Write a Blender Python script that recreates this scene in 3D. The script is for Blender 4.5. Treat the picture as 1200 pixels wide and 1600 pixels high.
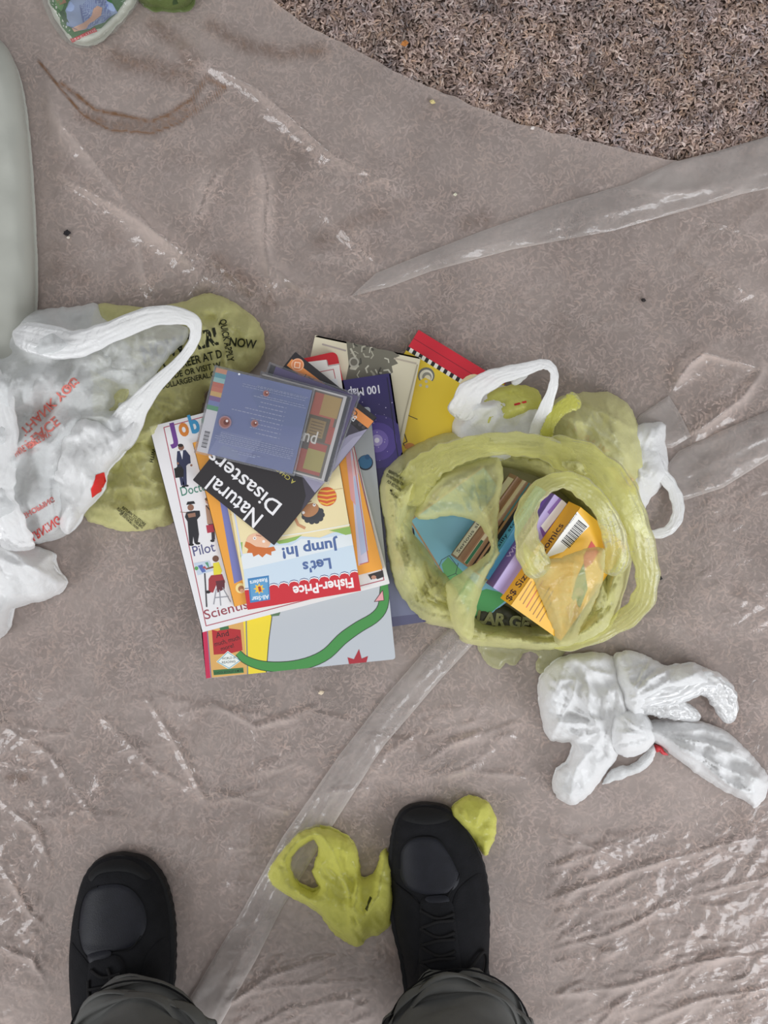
import bpy, bmesh, math, random
import numpy as np
from mathutils import Vector, Matrix
from mathutils.geometry import delaunay_2d_cdt, tessellate_polygon
random.seed(7); rng = np.random.default_rng(7)
sc = bpy.context.scene
for o in list(bpy.data.objects): bpy.data.objects.remove(o)
C = sc.collection

# ---------------------------------------------------------------- camera, world, lights, exposure
CH = 1.30            # camera height, metres
S = 0.0009           # metres per photo pixel on the floor
cam_d = bpy.data.cameras.new('camera'); cam = bpy.data.objects.new('camera', cam_d); C.objects.link(cam)
cam.location = (0, 0, CH); cam.rotation_euler = (0, 0, 0)
cam_d.sensor_fit = 'VERTICAL'; cam_d.sensor_height = 24; cam_d.lens = 24 * CH / (1600 * S)
cam_d.clip_start = 0.02
sc.camera = cam
sc.view_settings.view_transform = 'Standard'; sc.view_settings.look = 'None'
sc.view_settings.gamma = 1; sc.view_settings.use_curve_mapping = False
sc.view_settings.exposure = 0.10
sc.cycles.transparent_max_bounces = 32
w = bpy.data.worlds.new('world'); sc.world = w; w.use_nodes = True
bg = w.node_tree.nodes['Background']; bg.inputs[0].default_value = (0.95, 0.97, 1.0, 1); bg.inputs[1].default_value = 0.36

def area(name, loc, target, sx, sy, power, col):
    d = bpy.data.lights.new(name, 'AREA'); d.shape = 'RECTANGLE'; d.size = sx; d.size_y = sy
    d.energy = power; d.color = col
    o = bpy.data.objects.new(name, d); C.objects.link(o); o.location = loc
    o.rotation_euler = (Vector(target) - Vector(loc)).to_track_quat('-Z', 'Y').to_euler()
    return o
# a window low on the near-right, a smaller one to the left, soft ceiling bounce
area('window_light', (1.9, -1.5, 1.7), (0, -0.2, 0), 1.2, 1.2, 42, (0.93, 0.96, 1.0))
area('side_window_light', (-2.2, -1.0, 1.6), (0, -0.3, 0), 0.9, 1.2, 29, (0.95, 0.97, 1.0))
area('ceiling_bounce', (0.1, -0.7, 2.4), (0.1, -0.4, 0), 2.4, 2.0, 12, (1.0, 0.98, 0.94))

# ---------------------------------------------------------------- helpers
def lin(c):
    r = []
    for v in c[:3]:
        v = v / 255.0
        r.append(v / 12.92 if v <= 0.04045 else ((v + 0.055) / 1.055) ** 2.4)
    return tuple(r) + (1.0,)

def W(px, py, z=0.0):
    k = S * (CH - z) / CH
    return Vector(((px - 600) * k, (800 - py) * k, z))

def Wn(px, py, z):
    k = S * (CH - z) / CH
    return np.stack([(px - 600) * k, (800 - py) * k, z], -1)

def tag(o, label=None, cat=None, group=None, kind=None):
    if label: o['label'] = label
    if cat: o['category'] = cat
    if group: o['group'] = group
    if kind: o['kind'] = kind
    return o

def empty(name, loc, label=None, cat=None, group=None):
    o = bpy.data.objects.new(name, None); C.objects.link(o); o.location = loc
    o.empty_display_size = 0.02
    return tag(o, label, cat, group)

def link(name, me, mats, parent=None, smooth=False):
    if not isinstance(mats, (list, tuple)): mats = [mats]
    for m in mats: me.materials.append(m)
    if smooth: me.polygons.foreach_set('use_smooth', [True] * len(me.polygons))
    me.update()
    o = bpy.data.objects.new(name, me); C.objects.link(o)
    if parent is not None:
        o.parent = parent
        o.matrix_parent_inverse = Matrix.Translation(-Vector(parent.location))
    return o

def crom(pts, n, closed=False):
    P = np.array(pts, float); m = len(P)
    if closed: Q = np.vstack([P[-1:], P, P[:2]]); segs = m
    else: Q = np.vstack([2 * P[:1] - P[1:2], P, 2 * P[-1:] - P[-2:-1]]); segs = m - 1
    t = np.linspace(0, segs, n, endpoint=not closed); i = np.minimum(t.astype(int), segs - 1); f = (t - i)[:, None]
    a, b, c, d = Q[i], Q[i + 1], Q[i + 2], Q[i + 3]
    return 0.5 * ((2 * b) + (-a + c) * f + (2 * a - 5 * b + 4 * c - d) * f * f + (-a + 3 * b - 3 * c + d) * f ** 3)

# 2-D gradient noise in numpy
_perm = rng.permutation(512); _perm = np.concatenate([_perm, _perm, _perm])
_ang = rng.random(512) * 2 * np.pi
def pn(x, y):
    xi = np.floor(x).astype(int); yi = np.floor(y).astype(int); xf = x - xi; yf = y - yi
    def g(ix, iy, fx, fy):
        a = _ang[_perm[(_perm[ix & 511] + iy) & 511]]
        return np.cos(a) * fx + np.sin(a) * fy
    u = xf ** 3 * (xf * (xf * 6 - 15) + 10); v = yf ** 3 * (yf * (yf * 6 - 15) + 10)
    n0 = g(xi, yi, xf, yf) * (1 - u) + g(xi + 1, yi, xf - 1, yf) * u
    n1 = g(xi, yi + 1, xf, yf - 1) * (1 - u) + g(xi + 1, yi + 1, xf - 1, yf - 1) * u
    return (n0 * (1 - v) + n1 * v) * 1.5
def ridged(x, y, sc_, seed=0.0, ang=0.0, stretch=1.0):
    ca, sa = math.cos(ang), math.sin(ang)
    u = (x * ca + y * sa) / (sc_ * stretch) + seed; v = (-x * sa + y * ca) / sc_ + seed * 1.7
    wu = u + 0.6 * pn(u * 0.7 + 9, v * 0.7 + 3); wv = v + 0.6 * pn(u * 0.7 + 30, v * 0.7 + 13)
    return (1 - 2 * np.abs(pn(wu, wv))) * 0.65 + (1 - 2 * np.abs(pn(wu * 2.1 + 5, wv * 2.1 + 8))) * 0.35
def seg_dist(x, y, pts):
    """distance to a polyline and the 0..1 position along it"""
    best = np.full(x.shape, 1e9); tt = np.zeros(x.shape); n = len(pts) - 1
    for i in range(n):
        ax, ay = pts[i][:2]; bx, by = pts[i + 1][:2]
        dx, dy = bx - ax, by - ay; L = dx * dx + dy * dy + 1e-9
        t = np.clip(((x - ax) * dx + (y - ay) * dy) / L, 0, 1)
        d = np.hypot(x - ax - t * dx, y - ay - t * dy)
        m = d < best; best = np.where(m, d, best); tt = np.where(m, (i + t) / n, tt)
    return best, tt
def inside(x, y, poly):
    r = np.zeros(x.shape, bool); n = len(poly)
    for i in range(n):
        x0, y0 = poly[i][:2]; x1, y1 = poly[(i + 1) % n][:2]
        if y0 == y1: continue
        c = ((y0 > y) != (y1 > y)) & (x < (x1 - x0) * (y - y0) / (y1 - y0) + x0)
        r ^= c
    return r
def crease_sum(x, y, creases):
    z = np.zeros(x.shape)
    for pts, wd, h in creases:
        d, t = seg_dist(x, y, pts)
        z += h * np.exp(-(d / wd) ** 1.3) * np.sin(np.pi * np.clip(t * 0.94 + 0.03, 0, 1)) ** 0.5
    return z

# ---------------------------------------------------------------- materials
def newmat(name):
    m = bpy.data.materials.new(name); m.use_nodes = True; nt = m.node_tree; nt.nodes.clear()
    return m, nt, nt.nodes.new, nt.links.new
def principled(name, rgb, rough=0.5, spec=0.5, noise=None, bump=0, bump_scale=200, attr=None, coat=0, sheen=0):
    m, nt, N, L = newmat(name)
    out = N('ShaderNodeOutputMaterial'); b = N('ShaderNodeBsdfPrincipled'); L(b.outputs[0], out.inputs[0])
    b.inputs['Roughness'].default_value = rough; b.inputs['Specular IOR Level'].default_value = spec
    b.inputs['Coat Weight'].default_value = coat; b.inputs['Sheen Weight'].default_value = sheen
    tc = N('ShaderNodeTexCoord')
    if attr:
        a = N('ShaderNodeVertexColor'); a.layer_name = attr; src = a.outputs[0]
    else:
        r = N('ShaderNodeRGB'); r.outputs[0].default_value = lin(rgb); src = r.outputs[0]
    if noise:
        nz = N('ShaderNodeTexNoise'); nz.inputs['Scale'].default_value = noise[0]; nz.inputs['Detail'].default_value = 6
        L(tc.outputs['Object'], nz.inputs[0])
        mr = N('ShaderNodeMapRange'); mr.inputs[1].default_value = .3; mr.inputs[2].default_value = .7
        mr.inputs[3].default_value = 1 - noise[1]; mr.inputs[4].default_value = 1 + noise[1]; L(nz.outputs[0], mr.inputs[0])
        mx = N('ShaderNodeVectorMath'); mx.operation = 'SCALE'; L(src, mx.inputs[0]); L(mr.outputs[0], mx.inputs['Scale'])
        src = mx.outputs[0]
    L(src, b.inputs['Base Color'])
    if bump:
        nb = N('ShaderNodeTexNoise'); nb.inputs['Scale'].default_value = bump_scale; L(tc.outputs['Object'], nb.inputs[0])
        bp = N('ShaderNodeBump'); bp.inputs['Strength'].default_value = bump; bp.inputs['Distance'].default_value = 0.001
        L(nb.outputs[0], bp.inputs['Height']); L(bp.outputs[0], b.inputs['Normal'])
    return m
def film_mat(name, rgb, alpha, edge_alpha, gloss=0.08, rough=0.22, trans=0.4, tint=(255, 255, 255), attr=None, bump=0.25, bscale=90, var=0.0, gscale=.45, vor=55, facing=.9):
    """thin plastic film: partly see-through, denser where it turns edge-on"""
    m, nt, N, L = newmat(name)
    out = N('ShaderNodeOutputMaterial'); tc = N('ShaderNodeTexCoord')
    df = N('ShaderNodeBsdfDiffuse'); tl = N('ShaderNodeBsdfTranslucent'); gl = N('ShaderNodeBsdfGlossy'); tp = N('ShaderNodeBsdfTransparent')
    trans *= .4; gl.inputs['Roughness'].default_value = rough; tp.inputs[0].default_value = lin(tint)
    r = N('ShaderNodeRGB'); r.outputs[0].default_value = lin(rgb); src = r.outputs[0]
    st = None
    if attr:
        a = N('ShaderNodeVertexColor'); a.layer_name = attr
        st = a.outputs[1]
        mxc = N('ShaderNodeMix'); mxc.data_type = 'RGBA'; L(st, mxc.inputs[0]); L(src, mxc.inputs[6]); L(a.outputs[0], mxc.inputs[7]); src = mxc.outputs[2]
    L(src, df.inputs[0]); L(src, tl.inputs[0])
    m1 = N('ShaderNodeMixShader'); m1.inputs[0].default_value = trans; L(df.outputs[0], m1.inputs[1]); L(tl.outputs[0], m1.inputs[2])
    nb = N('ShaderNodeTexNoise'); nb.inputs['Scale'].default_value = bscale; nb.inputs['Detail'].default_value = 4; nb.inputs['Distortion'].default_value = 1.2
    L(tc.outputs['Object'], nb.inputs[0])
    bp = N('ShaderNodeBump'); bp.inputs['Strength'].default_value = bump; bp.inputs['Distance'].default_value = 0.004
    if vor:
        dm = N('ShaderNodeVectorMath'); dm.operation = 'MULTIPLY_ADD'; dm.inputs[1].default_value = (.02, .02, .02); L(nb.outputs['Color'], dm.inputs[0]); L(tc.outputs['Object'], dm.inputs[2])
        vo = N('ShaderNodeTexVoronoi'); vo.inputs['Scale'].default_value = vor; L(dm.outputs[0], vo.inputs['Vector'])
        mh_ = N('ShaderNodeMath'); mh_.operation = 'MULTIPLY_ADD'; mh_.inputs[1].default_value = .8; L(vo.outputs['Distance'], mh_.inputs[0]); L(nb.outputs[0], mh_.inputs[2]); L(mh_.outputs[0], bp.inputs['Height'])
    else: L(nb.outputs[0], bp.inputs['Height'])
    for n in (df, tl, gl): L(bp.outputs[0], n.inputs['Normal'])
    lw = N('ShaderNodeLayerWeight'); lw.inputs[0].default_value = 0.5
    pw = N('ShaderNodeMath'); pw.operation = 'POWER'; pw.inputs[1].default_value = facing; L(lw.outputs['Facing'], pw.inputs[0])
    mr = N('ShaderNodeMapRange'); mr.inputs[3].default_value = alpha; mr.inputs[4].default_value = edge_alpha; L(pw.outputs[0], mr.inputs[0])
    fac = mr.outputs[0]
    if var:
        nv = N('ShaderNodeTexNoise'); nv.inputs['Scale'].default_value = 9; nv.inputs['Detail'].default_value = 5; L(tc.outputs['Object'], nv.inputs[0])
        mv = N('ShaderNodeMapRange'); mv.inputs[1].default_value = .3; mv.inputs[2].default_value = .7; mv.inputs[3].default_value = -var; mv.inputs[4].default_value = var
        L(nv.outputs[0], mv.inputs[0]); ad = N('ShaderNodeMath'); ad.use_clamp = True; L(fac, ad.inputs[0]); L(mv.outputs[0], ad.inputs[1]); fac = ad.outputs[0]
    if st is not None:
        a2 = N('ShaderNodeMath'); a2.operation = 'MAXIMUM'; L(fac, a2.inputs[0]); L(st, a2.inputs[1]); fac = a2.outputs[0]
    m2 = N('ShaderNodeMixShader'); L(fac, m2.inputs[0]); L(tp.outputs[0], m2.inputs[1]); L(m1.outputs[0], m2.inputs[2])
    fr = N('ShaderNodeFresnel'); fr.inputs[0].default_value = 1.45; L(bp.outputs[0], fr.inputs['Normal'])
    g2 = N('ShaderNodeMath'); g2.operation = 'MULTIPLY_ADD'; g2.use_clamp = True; g2.inputs[1].default_value = gscale; g2.inputs[2].default_value = gloss * .3; L(fr.outputs[0], g2.inputs[0])
    m3 = N('ShaderNodeMixShader'); L(g2.outputs[0], m3.inputs[0]); L(m2.outputs[0], m3.inputs[1]); L(gl.outputs[0], m3.inputs[2])
    L(m3.outputs[0], out.inputs[0])
    return m
YB = film_mat('yellow_green_film', (234, 231, 166), 0.38, 0.92, tint=(252, 252, 236), gloss=0.03, rough=0.28)
YD = film_mat('bright_yellow_film', (230, 228, 120), 0.46, 0.93, tint=(248, 249, 205), gloss=0.03, rough=0.25)
WB = film_mat('white_film', (250, 250, 250), 0.76, 0.99, gloss=0.04, rough=0.3)
YH = film_mat('yellow_handle_film', (234, 231, 160), 0.27, 0.85, tint=(250, 250, 222), gloss=0.03, rough=0.28)
WT = film_mat('thin_white_film', (242, 244, 244), 0.42, 0.92, gloss=0.04, rough=0.3)
PALE = film_mat('pale_green_white_film', (196, 197, 188), 0.93, 0.99, gloss=0.02, rough=0.4, bump=0.08, vor=0)
SHEET = film_mat('clear_polythene', (234, 217, 209), 0.33, 0.98, gloss=0.03, rough=0.11, trans=0.35, attr='Stain', bump=0.3, bscale=38, var=0.07, gscale=.65, vor=0, facing=.9)
CLEARBAG = film_mat('clear_bag_film', (215, 218, 210), 0.06, 0.4, gloss=0.03, rough=0.12)
INK = principled('printed_cover', (255, 255, 255), 0.38, 0.5, attr='Col')
INKM = principled('printed_ink_on_film', (255, 255, 255), 0.55, 0.3, attr='Col')
PAGES = principled('page_edges', (222, 212, 190), 0.85, 0.2, noise=(400, 0.12))
CASE = film_mat('clear_case_plastic', (205, 208, 220), 0.05, 0.45, gloss=0.01, rough=0.08, bump=0.0, vor=0, gscale=.5)
BLACKP = principled('black_tray_plastic', (28, 28, 32), 0.3)
LEATH = principled('black_leather', (20, 21, 29), 0.5, 0.25, noise=(60, .2), bump=0.3, bump_scale=700)
SUEDE = principled('black_nubuck', (22, 22, 25), 0.85, 0.2, noise=(50, .25), bump=0.5, bump_scale=500)
RUBBER = principled('black_rubber', (17, 17, 19), 0.7, 0.3, bump=0.3, bump_scale=300)
LACE = principled('black_lace', (26, 25, 26), 0.8, 0.2, bump=0.6, bump_scale=1500)
FABRIC = principled('charcoal_trouser_cloth', (100, 100, 98), 0.9, 0.15, noise=(25, .12), bump=0.3, bump_scale=1200)
SEAM = principled('dark_seam', (15, 15, 17), 0.8, 0.2)
FLOORM = principled('carpet_backing', (104, 88, 80), 0.95, 0.1, noise=(120, .3))

# ---------------------------------------------------------------- ink builder (coloured polygons on a plane or a draped surface)
_txt = {}
def text_mesh(s, bold=0.0):
    k = (s, bold)
    if k in _txt: return _txt[k]
    cu = bpy.data.curves.new('t', 'FONT'); cu.body = s; cu.size = 1.0; cu.offset = bold; cu.resolution_u = 3
    o = bpy.data.objects.new('t', cu); C.objects.link(o)
    me = bpy.data.meshes.new_from_object(o.evaluated_get(bpy.context.evaluated_depsgraph_get()))
    V = np.array([v.co[:2] for v in me.vertices]) if len(me.vertices) else np.zeros((0, 2))
    F = [list(p.vertices) for p in me.polygons]
    bpy.data.objects.remove(o); bpy.data.curves.remove(cu); bpy.data.meshes.remove(me)
    _txt[k] = (V, F); return _txt[k]

class Mesh:
    def __init__(s): s.v = []; s.f = []; s.c = []; s.m = []
    def face(s, pts, col, mi=0):
        i = len(s.v); s.v += [tuple(p) for p in pts]; s.f.append(list(range(i, i + len(pts)))); s.c.append(lin(col)); s.m.append(mi)
    def faces(s, V, F, col, mi=0):
        i = len(s.v); s.v += [tuple(p) for p in V]
        for f in F: s.f.append([i + k for k in f]); s.c.append(lin(col)); s.m.append(mi)
    def box(s, o, a, b, c, col, mi=0):
        o, a, b, c = map(Vector, (o, a, b, c))
        P = [o, o + a, o + a + b, o + b, o + c, o + a + c, o + a + b + c, o + b + c]
        s.faces(P, [[3, 2, 1, 0], [4, 5, 6, 7], [0, 1, 5, 4], [1, 2, 6, 5], [2, 3, 7, 6], [3, 0, 4, 7]], col, mi)
    def build(s, name, mats, parent=None, smooth=False):
        me = bpy.data.meshes.new(name); me.from_pydata(s.v, [], s.f)
        ca = me.color_attributes.new('Col', 'FLOAT_COLOR', 'CORNER')
        buf = []
        for f, c in zip(s.f, s.c): buf += list(c) * len(f)
        ca.data.foreach_set('color', buf)
        me.polygons.foreach_set('material_index', s.m)
        return link(name, me, mats, parent, smooth)

def clip_rect(poly, w_, h_):
    for ax, lim, sg in ((0, 0, 1), (0, w_, -1), (1, 0, 1), (1, h_, -1)):
        out = []
        for i in range(len(poly)):
            a, b = poly[i - 1], poly[i]
            ia = sg * (a[ax] - lim) >= -1e-9; ib = sg * (b[ax] - lim) >= -1e-9
            if ia != ib:
                t = (lim - a[ax]) / (b[ax] - a[ax]); out.append((a[0] + (b[0] - a[0]) * t, a[1] + (b[1] - a[1]) * t))
            if ib: out.append(b)
        poly = out
        if len(poly) < 3: return []
    return poly

class Plane:
    """a printed face: origin, unit axes u, v, size w, h; photo coordinates are cast onto it"""
    def __init__(s, o, u, v, w_, h_, mb):
        s.o, s.u, s.v, s.w, s.h, s.mb = o, u, v, w_, h_, mb; s.n = u.cross(v).normalized(); s.k = 0
    def loc(s, px, py):
        A = Vector((0, 0, CH)); D = W(px, py, 0) - A
        t = (s.o - A).dot(s.n) / D.dot(s.n); p = A + D * t - s.o
        return (p.dot(s.u), p.dot(s.v))
    def at(s, q, k): return s.o + s.u * q[0] + s.v * q[1] + s.n * (0.00012 + 0.00002 * k)
    def poly_l(s, q, col, layer=None):
        q = clip_rect(list(q), s.w, s.h)
        if len(q) < 3: return
        s.k += 0.25
        k = s.k if layer is None else layer
        V = [s.at(a, k) for a in q]
        F = [list(t) for t in tessellate_polygon([[Vector((a[0], a[1], 0)) for a in q]])]
        # orient
        F2 = []
        for t in F:
            a, b, c = V[t[0]], V[t[1]], V[t[2]]
            F2.append(t if (b - a).cross(c - a).dot(s.n) > 0 else t[::-1])
        s.mb.faces(V, F2, col)
    def poly(s, pts, col): s.poly_l([s.loc(*p) for p in pts], col)
    def frac(s, pts, col): s.poly_l([(a * s.w, b * s.h) for a, b in pts], col)
    def line(s, pts, wd, col, closed=False):
        q = [Vector(s.loc(*p)) for p in pts]; wd = wd * S * 0.5
        if closed: q.append(q[0])
        for a, b in zip(q[:-1], q[1:]):
            d = (b - a)
            if d.length < 1e-7: continue
            d.normalize(); n = Vector((-d.y, d.x)) * wd; a2 = a - d * wd * .5; b2 = b + d * wd * .5
            s.poly_l([a2 - n, b2 - n, b2 + n, a2 + n], col)
    def disc(s, c, r, col, ry=None, n=20, a=0):
        ry = ry or r; ca, sa = math.cos(a), math.sin(a)
        s.poly([(c[0] + r * math.cos(t) * ca - ry * math.sin(t) * sa, c[1] + r * math.cos(t) * sa + ry * math.sin(t) * ca) for t in [2 * math.pi * i / n for i in range(n)]], col)
    def text(s, st, p0, p1, size, col, bold=0.01, flip=False, mid=False):
        """p0: baseline start, p1: baseline end in photo coordinates (text is fitted between them); size: em height"""
        V, F = text_mesh(st, bold)
        if not len(V): return
        a = Vector(s.loc(*p0)); b = Vector(s.loc(*p1)); d = b - a; Lg = d.length; d.normalize()
        n = Vector((-d.y, d.x)) * (-1 if flip else 1)
        x0, x1 = V[:, 0].min(), V[:, 0].max(); kx = Lg / (x1 - x0); ky = size * S
        s.k += 0.25; P = []
        for x, y in V:
            q = a + d * (x - x0) * kx + n * y * ky
            P.append(s.at(q, s.k))
        F2 = []
        for t in F:
            A_, B_, C_ = P[t[0]], P[t[1]], P[t[2]]
            F2.append(t if (B_ - A_).cross(C_ - A_).dot(s.n) > 0 else t[::-1])
        s.mb.faces(P, F2, col)

def book(name, label, BL, BR, TL, z, th, col, spine='L', spine_col=None, hard=False, cat='book', group=None, back=None, page_mat=None, rnd=0.0):
    """BL, BR, TL: photo corners of the upper cover; z: their heights. spine: which edge carries the spine"""
    z = (z,) * 3 if not isinstance(z, tuple) else z
    a = W(*BL, z[0]); b = W(*BR, z[1]); c = W(*TL, z[2])
    u = (b - a); w_ = u.length; u.normalize(); v = c - a; h_ = v.length; v -= u * v.dot(u); v.normalize(); n = u.cross(v)
    ct = 0.0022 if hard else 0.0006
    root = empty(name, a - n * th, label, cat, group)
    mb = Mesh(); back = back or col; sp = spine_col or col
    def board(zo, cc):
        # board with rounded corners
        pts = []; r = 0.004 if hard else 0.0015
        r = rnd or r
        for cx, cy, a0 in ((r, r, 180), (w_ - r, r, 270), (w_ - r, h_ - r, 0), (r, h_ - r, 90)):
            for i in range(5):
                t = math.radians(a0 + 22.5 * i); pts.append((cx + r * math.cos(t), cy + r * math.sin(t)))
        top = [a + u * x + v * y - n * zo for x, y in pts]; bot = [p - n * ct for p in top]
        m = len(pts)
        mb.faces(top + bot, [list(range(m)), list(range(m, 2 * m))[::-1]] + [[i, m + i, m + (i + 1) % m, (i + 1) % m] for i in range(m)], cc)
    board(0, col); board(th - ct, back)
    ins = 0.003 if hard else 0.0006
    if spine == 'L': mb.box(a - n * th, u * ct, v * h_, n * th, sp)
    if spine == 'R': mb.box(a + u * (w_ - ct) - n * th, u * ct, v * h_, n * th, sp)
    if spine == 'B': mb.box(a - n * th, u * w_, v * ct, n * th, sp)
    if spine == 'T': mb.box(a + v * (h_ - ct) - n * th, u * w_, v * ct, n * th, sp)
    top = Plane(a, u, v, w_, h_, mb)
    spn = None
    if spine == 'B': spn = Plane(a - n * th, u, n, w_, th, mb)
    pg = Mesh()
    pg.box(a + u * ins + v * ins - n * (th - ct * 1.02), u * (w_ - 2 * ins), v * (h_ - 2 * ins), n * (th - 2.04 * ct), (222, 212, 190))
    pg.build('pages', page_mat or PAGES, root)
    return root, top, spn, mb

# ---------------------------------------------------------------- draped films (bags, flaps)
def triangulate(pts, loops, outer, holes=()):
    ed = []
    for l in loops: ed += [(l[i], l[(i + 1) % len(l)]) for i in range(len(l))]
    vv, ee, ff, _, _, _ = delaunay_2d_cdt(pts, ed, [], 0, 1e-4)
    V2 = np.array([v[:] for v in vv]); ff = [list(f) for f in ff]
    c = np.array([V2[f].mean(0) for f in ff]); k = inside(c[:, 0], c[:, 1], outer)
    for h in holes: k &= ~inside(c[:, 0], c[:, 1], h)
    return V2, [f for f, q in zip(ff, k) if q]
HPI_ = math.pi
class Film:
    def __init__(s, outline, base=0.015, H=0.02, edge=25, creases=(), noise=(0.004, 45), holes=(), ang=0.0, stretch=1.6, seed=None, smooth_outline=True, auto=None, pinch=None, floor=None, tiltf=None, rim=(0.0, 9), rough_edge=1.6, lump=.45):
        s.lump = lump
        s.out = crom(outline, max(40, len(outline) * 7), True) if smooth_outline else np.array(outline, float)
        s.holes = [crom(h, max(24, len(h) * 6), True) for h in holes]
        if smooth_outline and rough_edge:
            for q in [s.out] + s.holes:
                q += rough_edge * np.stack([pn(q[:, 0] / 11, q[:, 1] / 11), pn(q[:, 0] / 11 + 40, q[:, 1] / 11 + 9)], -1) + .6 * rough_edge * np.stack([pn(q[:, 0] / 4, q[:, 1] / 4), pn(q[:, 0] / 4 + 40, q[:, 1] / 4 + 9)], -1)
        s.rim = rim; s.per = np.hypot(*np.diff(np.vstack([s.out, s.out[:1]]), axis=0).T).sum()
        s.base, s.H, s.edge, s.noise, s.ang, s.stretch = base, H, edge, noise, ang, stretch
        s.seed = rng.random() * 50 if seed is None else seed
        s.cr = list(creases); s.floor = floor; s.tiltf = tiltf
        if auto:
            n, a0, spread, Lg, wd, h = auto
            xs = s.out[:, 0]; ys = s.out[:, 1]
            k = 0
            while k < n:
                p = np.array([rng.uniform(xs.min(), xs.max()), rng.uniform(ys.min(), ys.max())])
                if not inside(p[:1], p[1:], s.out)[0]: continue
                aa = a0 + rng.uniform(-spread, spread); l = Lg * rng.uniform(.5, 1.3) / 2
                d = np.array([math.cos(aa), math.sin(aa)]); nn = np.array([-d[1], d[0]]) * rng.uniform(-.25, .25) * l
                s.cr.append(([tuple(p - d * l), tuple(p + nn), tuple(p + d * l)], wd * rng.uniform(.6, 1.4), h * rng.uniform(.4, 1.2) * (1 if rng.random() < .7 else -.7))); k += 1
    def z(s, x, y, add=0.0):
        x = np.asarray(x, float); y = np.asarray(y, float)
        d, ta = seg_dist(x, y, np.vstack([s.out, s.out[:1]])); d0 = d
        for h in s.holes:
            d2, _ = seg_dist(x, y, np.vstack([h, h[:1]])); d = np.minimum(d, d2)
        t = np.clip(d / s.edge, 0, 1); prof = np.sqrt(np.maximum(0, 1 - (1 - t) ** 2))
        z = s.H * prof * (1 + s.lump * pn(x / 48 + s.seed, y / 48)) + crease_sum(x, y, s.cr) * np.clip(t * 1.6, 0.15, 1)
        z = z + s.noise[0] * (ridged(x, y, s.noise[1], s.seed, s.ang, s.stretch) - 0.5) * np.clip(t * 1.5, 0.25, 1)
        z = z + s.noise[0] * 0.35 * (ridged(x, y, s.noise[1] * .33, s.seed + 7, s.ang + .8, s.stretch) - 0.5) * np.clip(t * 1.5, 0.15, 1)
        if s.rim[0]:
            al = ta * s.per; wob = 5 * pn(al / 40 + s.seed, d0 * 0 + 3)
            z = z + s.rim[0] * (ridged(d0 + wob, al, s.rim[1], s.seed, HPI_ / 2, 9.0) - .3) * np.clip(t * 1.5, .2, 1)
        b = s.base(x, y) if callable(s.base) else s.base
        if s.tiltf: z = z + s.tiltf(x, y)
        return np.maximum(b + z, b * 0.6 if s.floor is None else s.floor) + add
    def mesh(s, name, mat, parent=None, step=3.0, double=True, bottom=None):
        xs = s.out[:, 0]; ys = s.out[:, 1]
        gx, gy = np.meshgrid(np.arange(xs.min(), xs.max(), step), np.arange(ys.min(), ys.max(), step))
        gx[1::2] += step / 2
        gx = gx.ravel() + rng.uniform(-.25, .25, gx.size) * step; gy = gy.ravel() + rng.uniform(-.25, .25, gy.size) * step
        m = inside(gx, gy, s.out)
        d, _ = seg_dist(gx, gy, np.vstack([s.out, s.out[:1]])); m &= d > step * .6
        for h in s.holes:
            m &= ~inside(gx, gy, h); d, _ = seg_dist(gx, gy, np.vstack([h, h[:1]])); m &= d > step * .6
        pts = [Vector(p) for p in s.out]; faces = [list(range(len(s.out)))]
        for h in s.holes:
            i = len(pts); pts += [Vector(p) for p in h]; faces.append(list(range(i, i + len(h))))
        nb = len(pts)
        pts += [Vector((a, b)) for a, b in zip(gx[m], gy[m])]
        V2, ff = triangulate(pts, faces, s.out, s.holes); z = s.z(V2[:, 0], V2[:, 1])
        V = Wn(V2[:, 0], V2[:, 1], z); F = [list(f) for f in ff]
        V = V.tolist(); F = [f if not _ccw(V2, f) else f[::-1] for f in F]
        if double:
            b = (s.base(V2[:, 0], V2[:, 1]) if callable(s.base) else np.full(len(V2), s.base)) if bottom is None else np.full(len(V2), bottom)
            zb = np.minimum(b + 0.15 * (z - b), z - 0.0006)
            VB = Wn(V2[:, 0], V2[:, 1], zb)
            # keep the two layers over each other in the world, joined near the rim by their closeness
            VB[:, :2] = np.array(V)[:, :2]
            n = len(V); V = V + VB.tolist(); F = F + [[i + n for i in f[::-1]] for f in F]
        me = bpy.data.meshes.new(name); me.from_pydata(V, [], F)
        return link(name, me, mat, parent, True)
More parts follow.
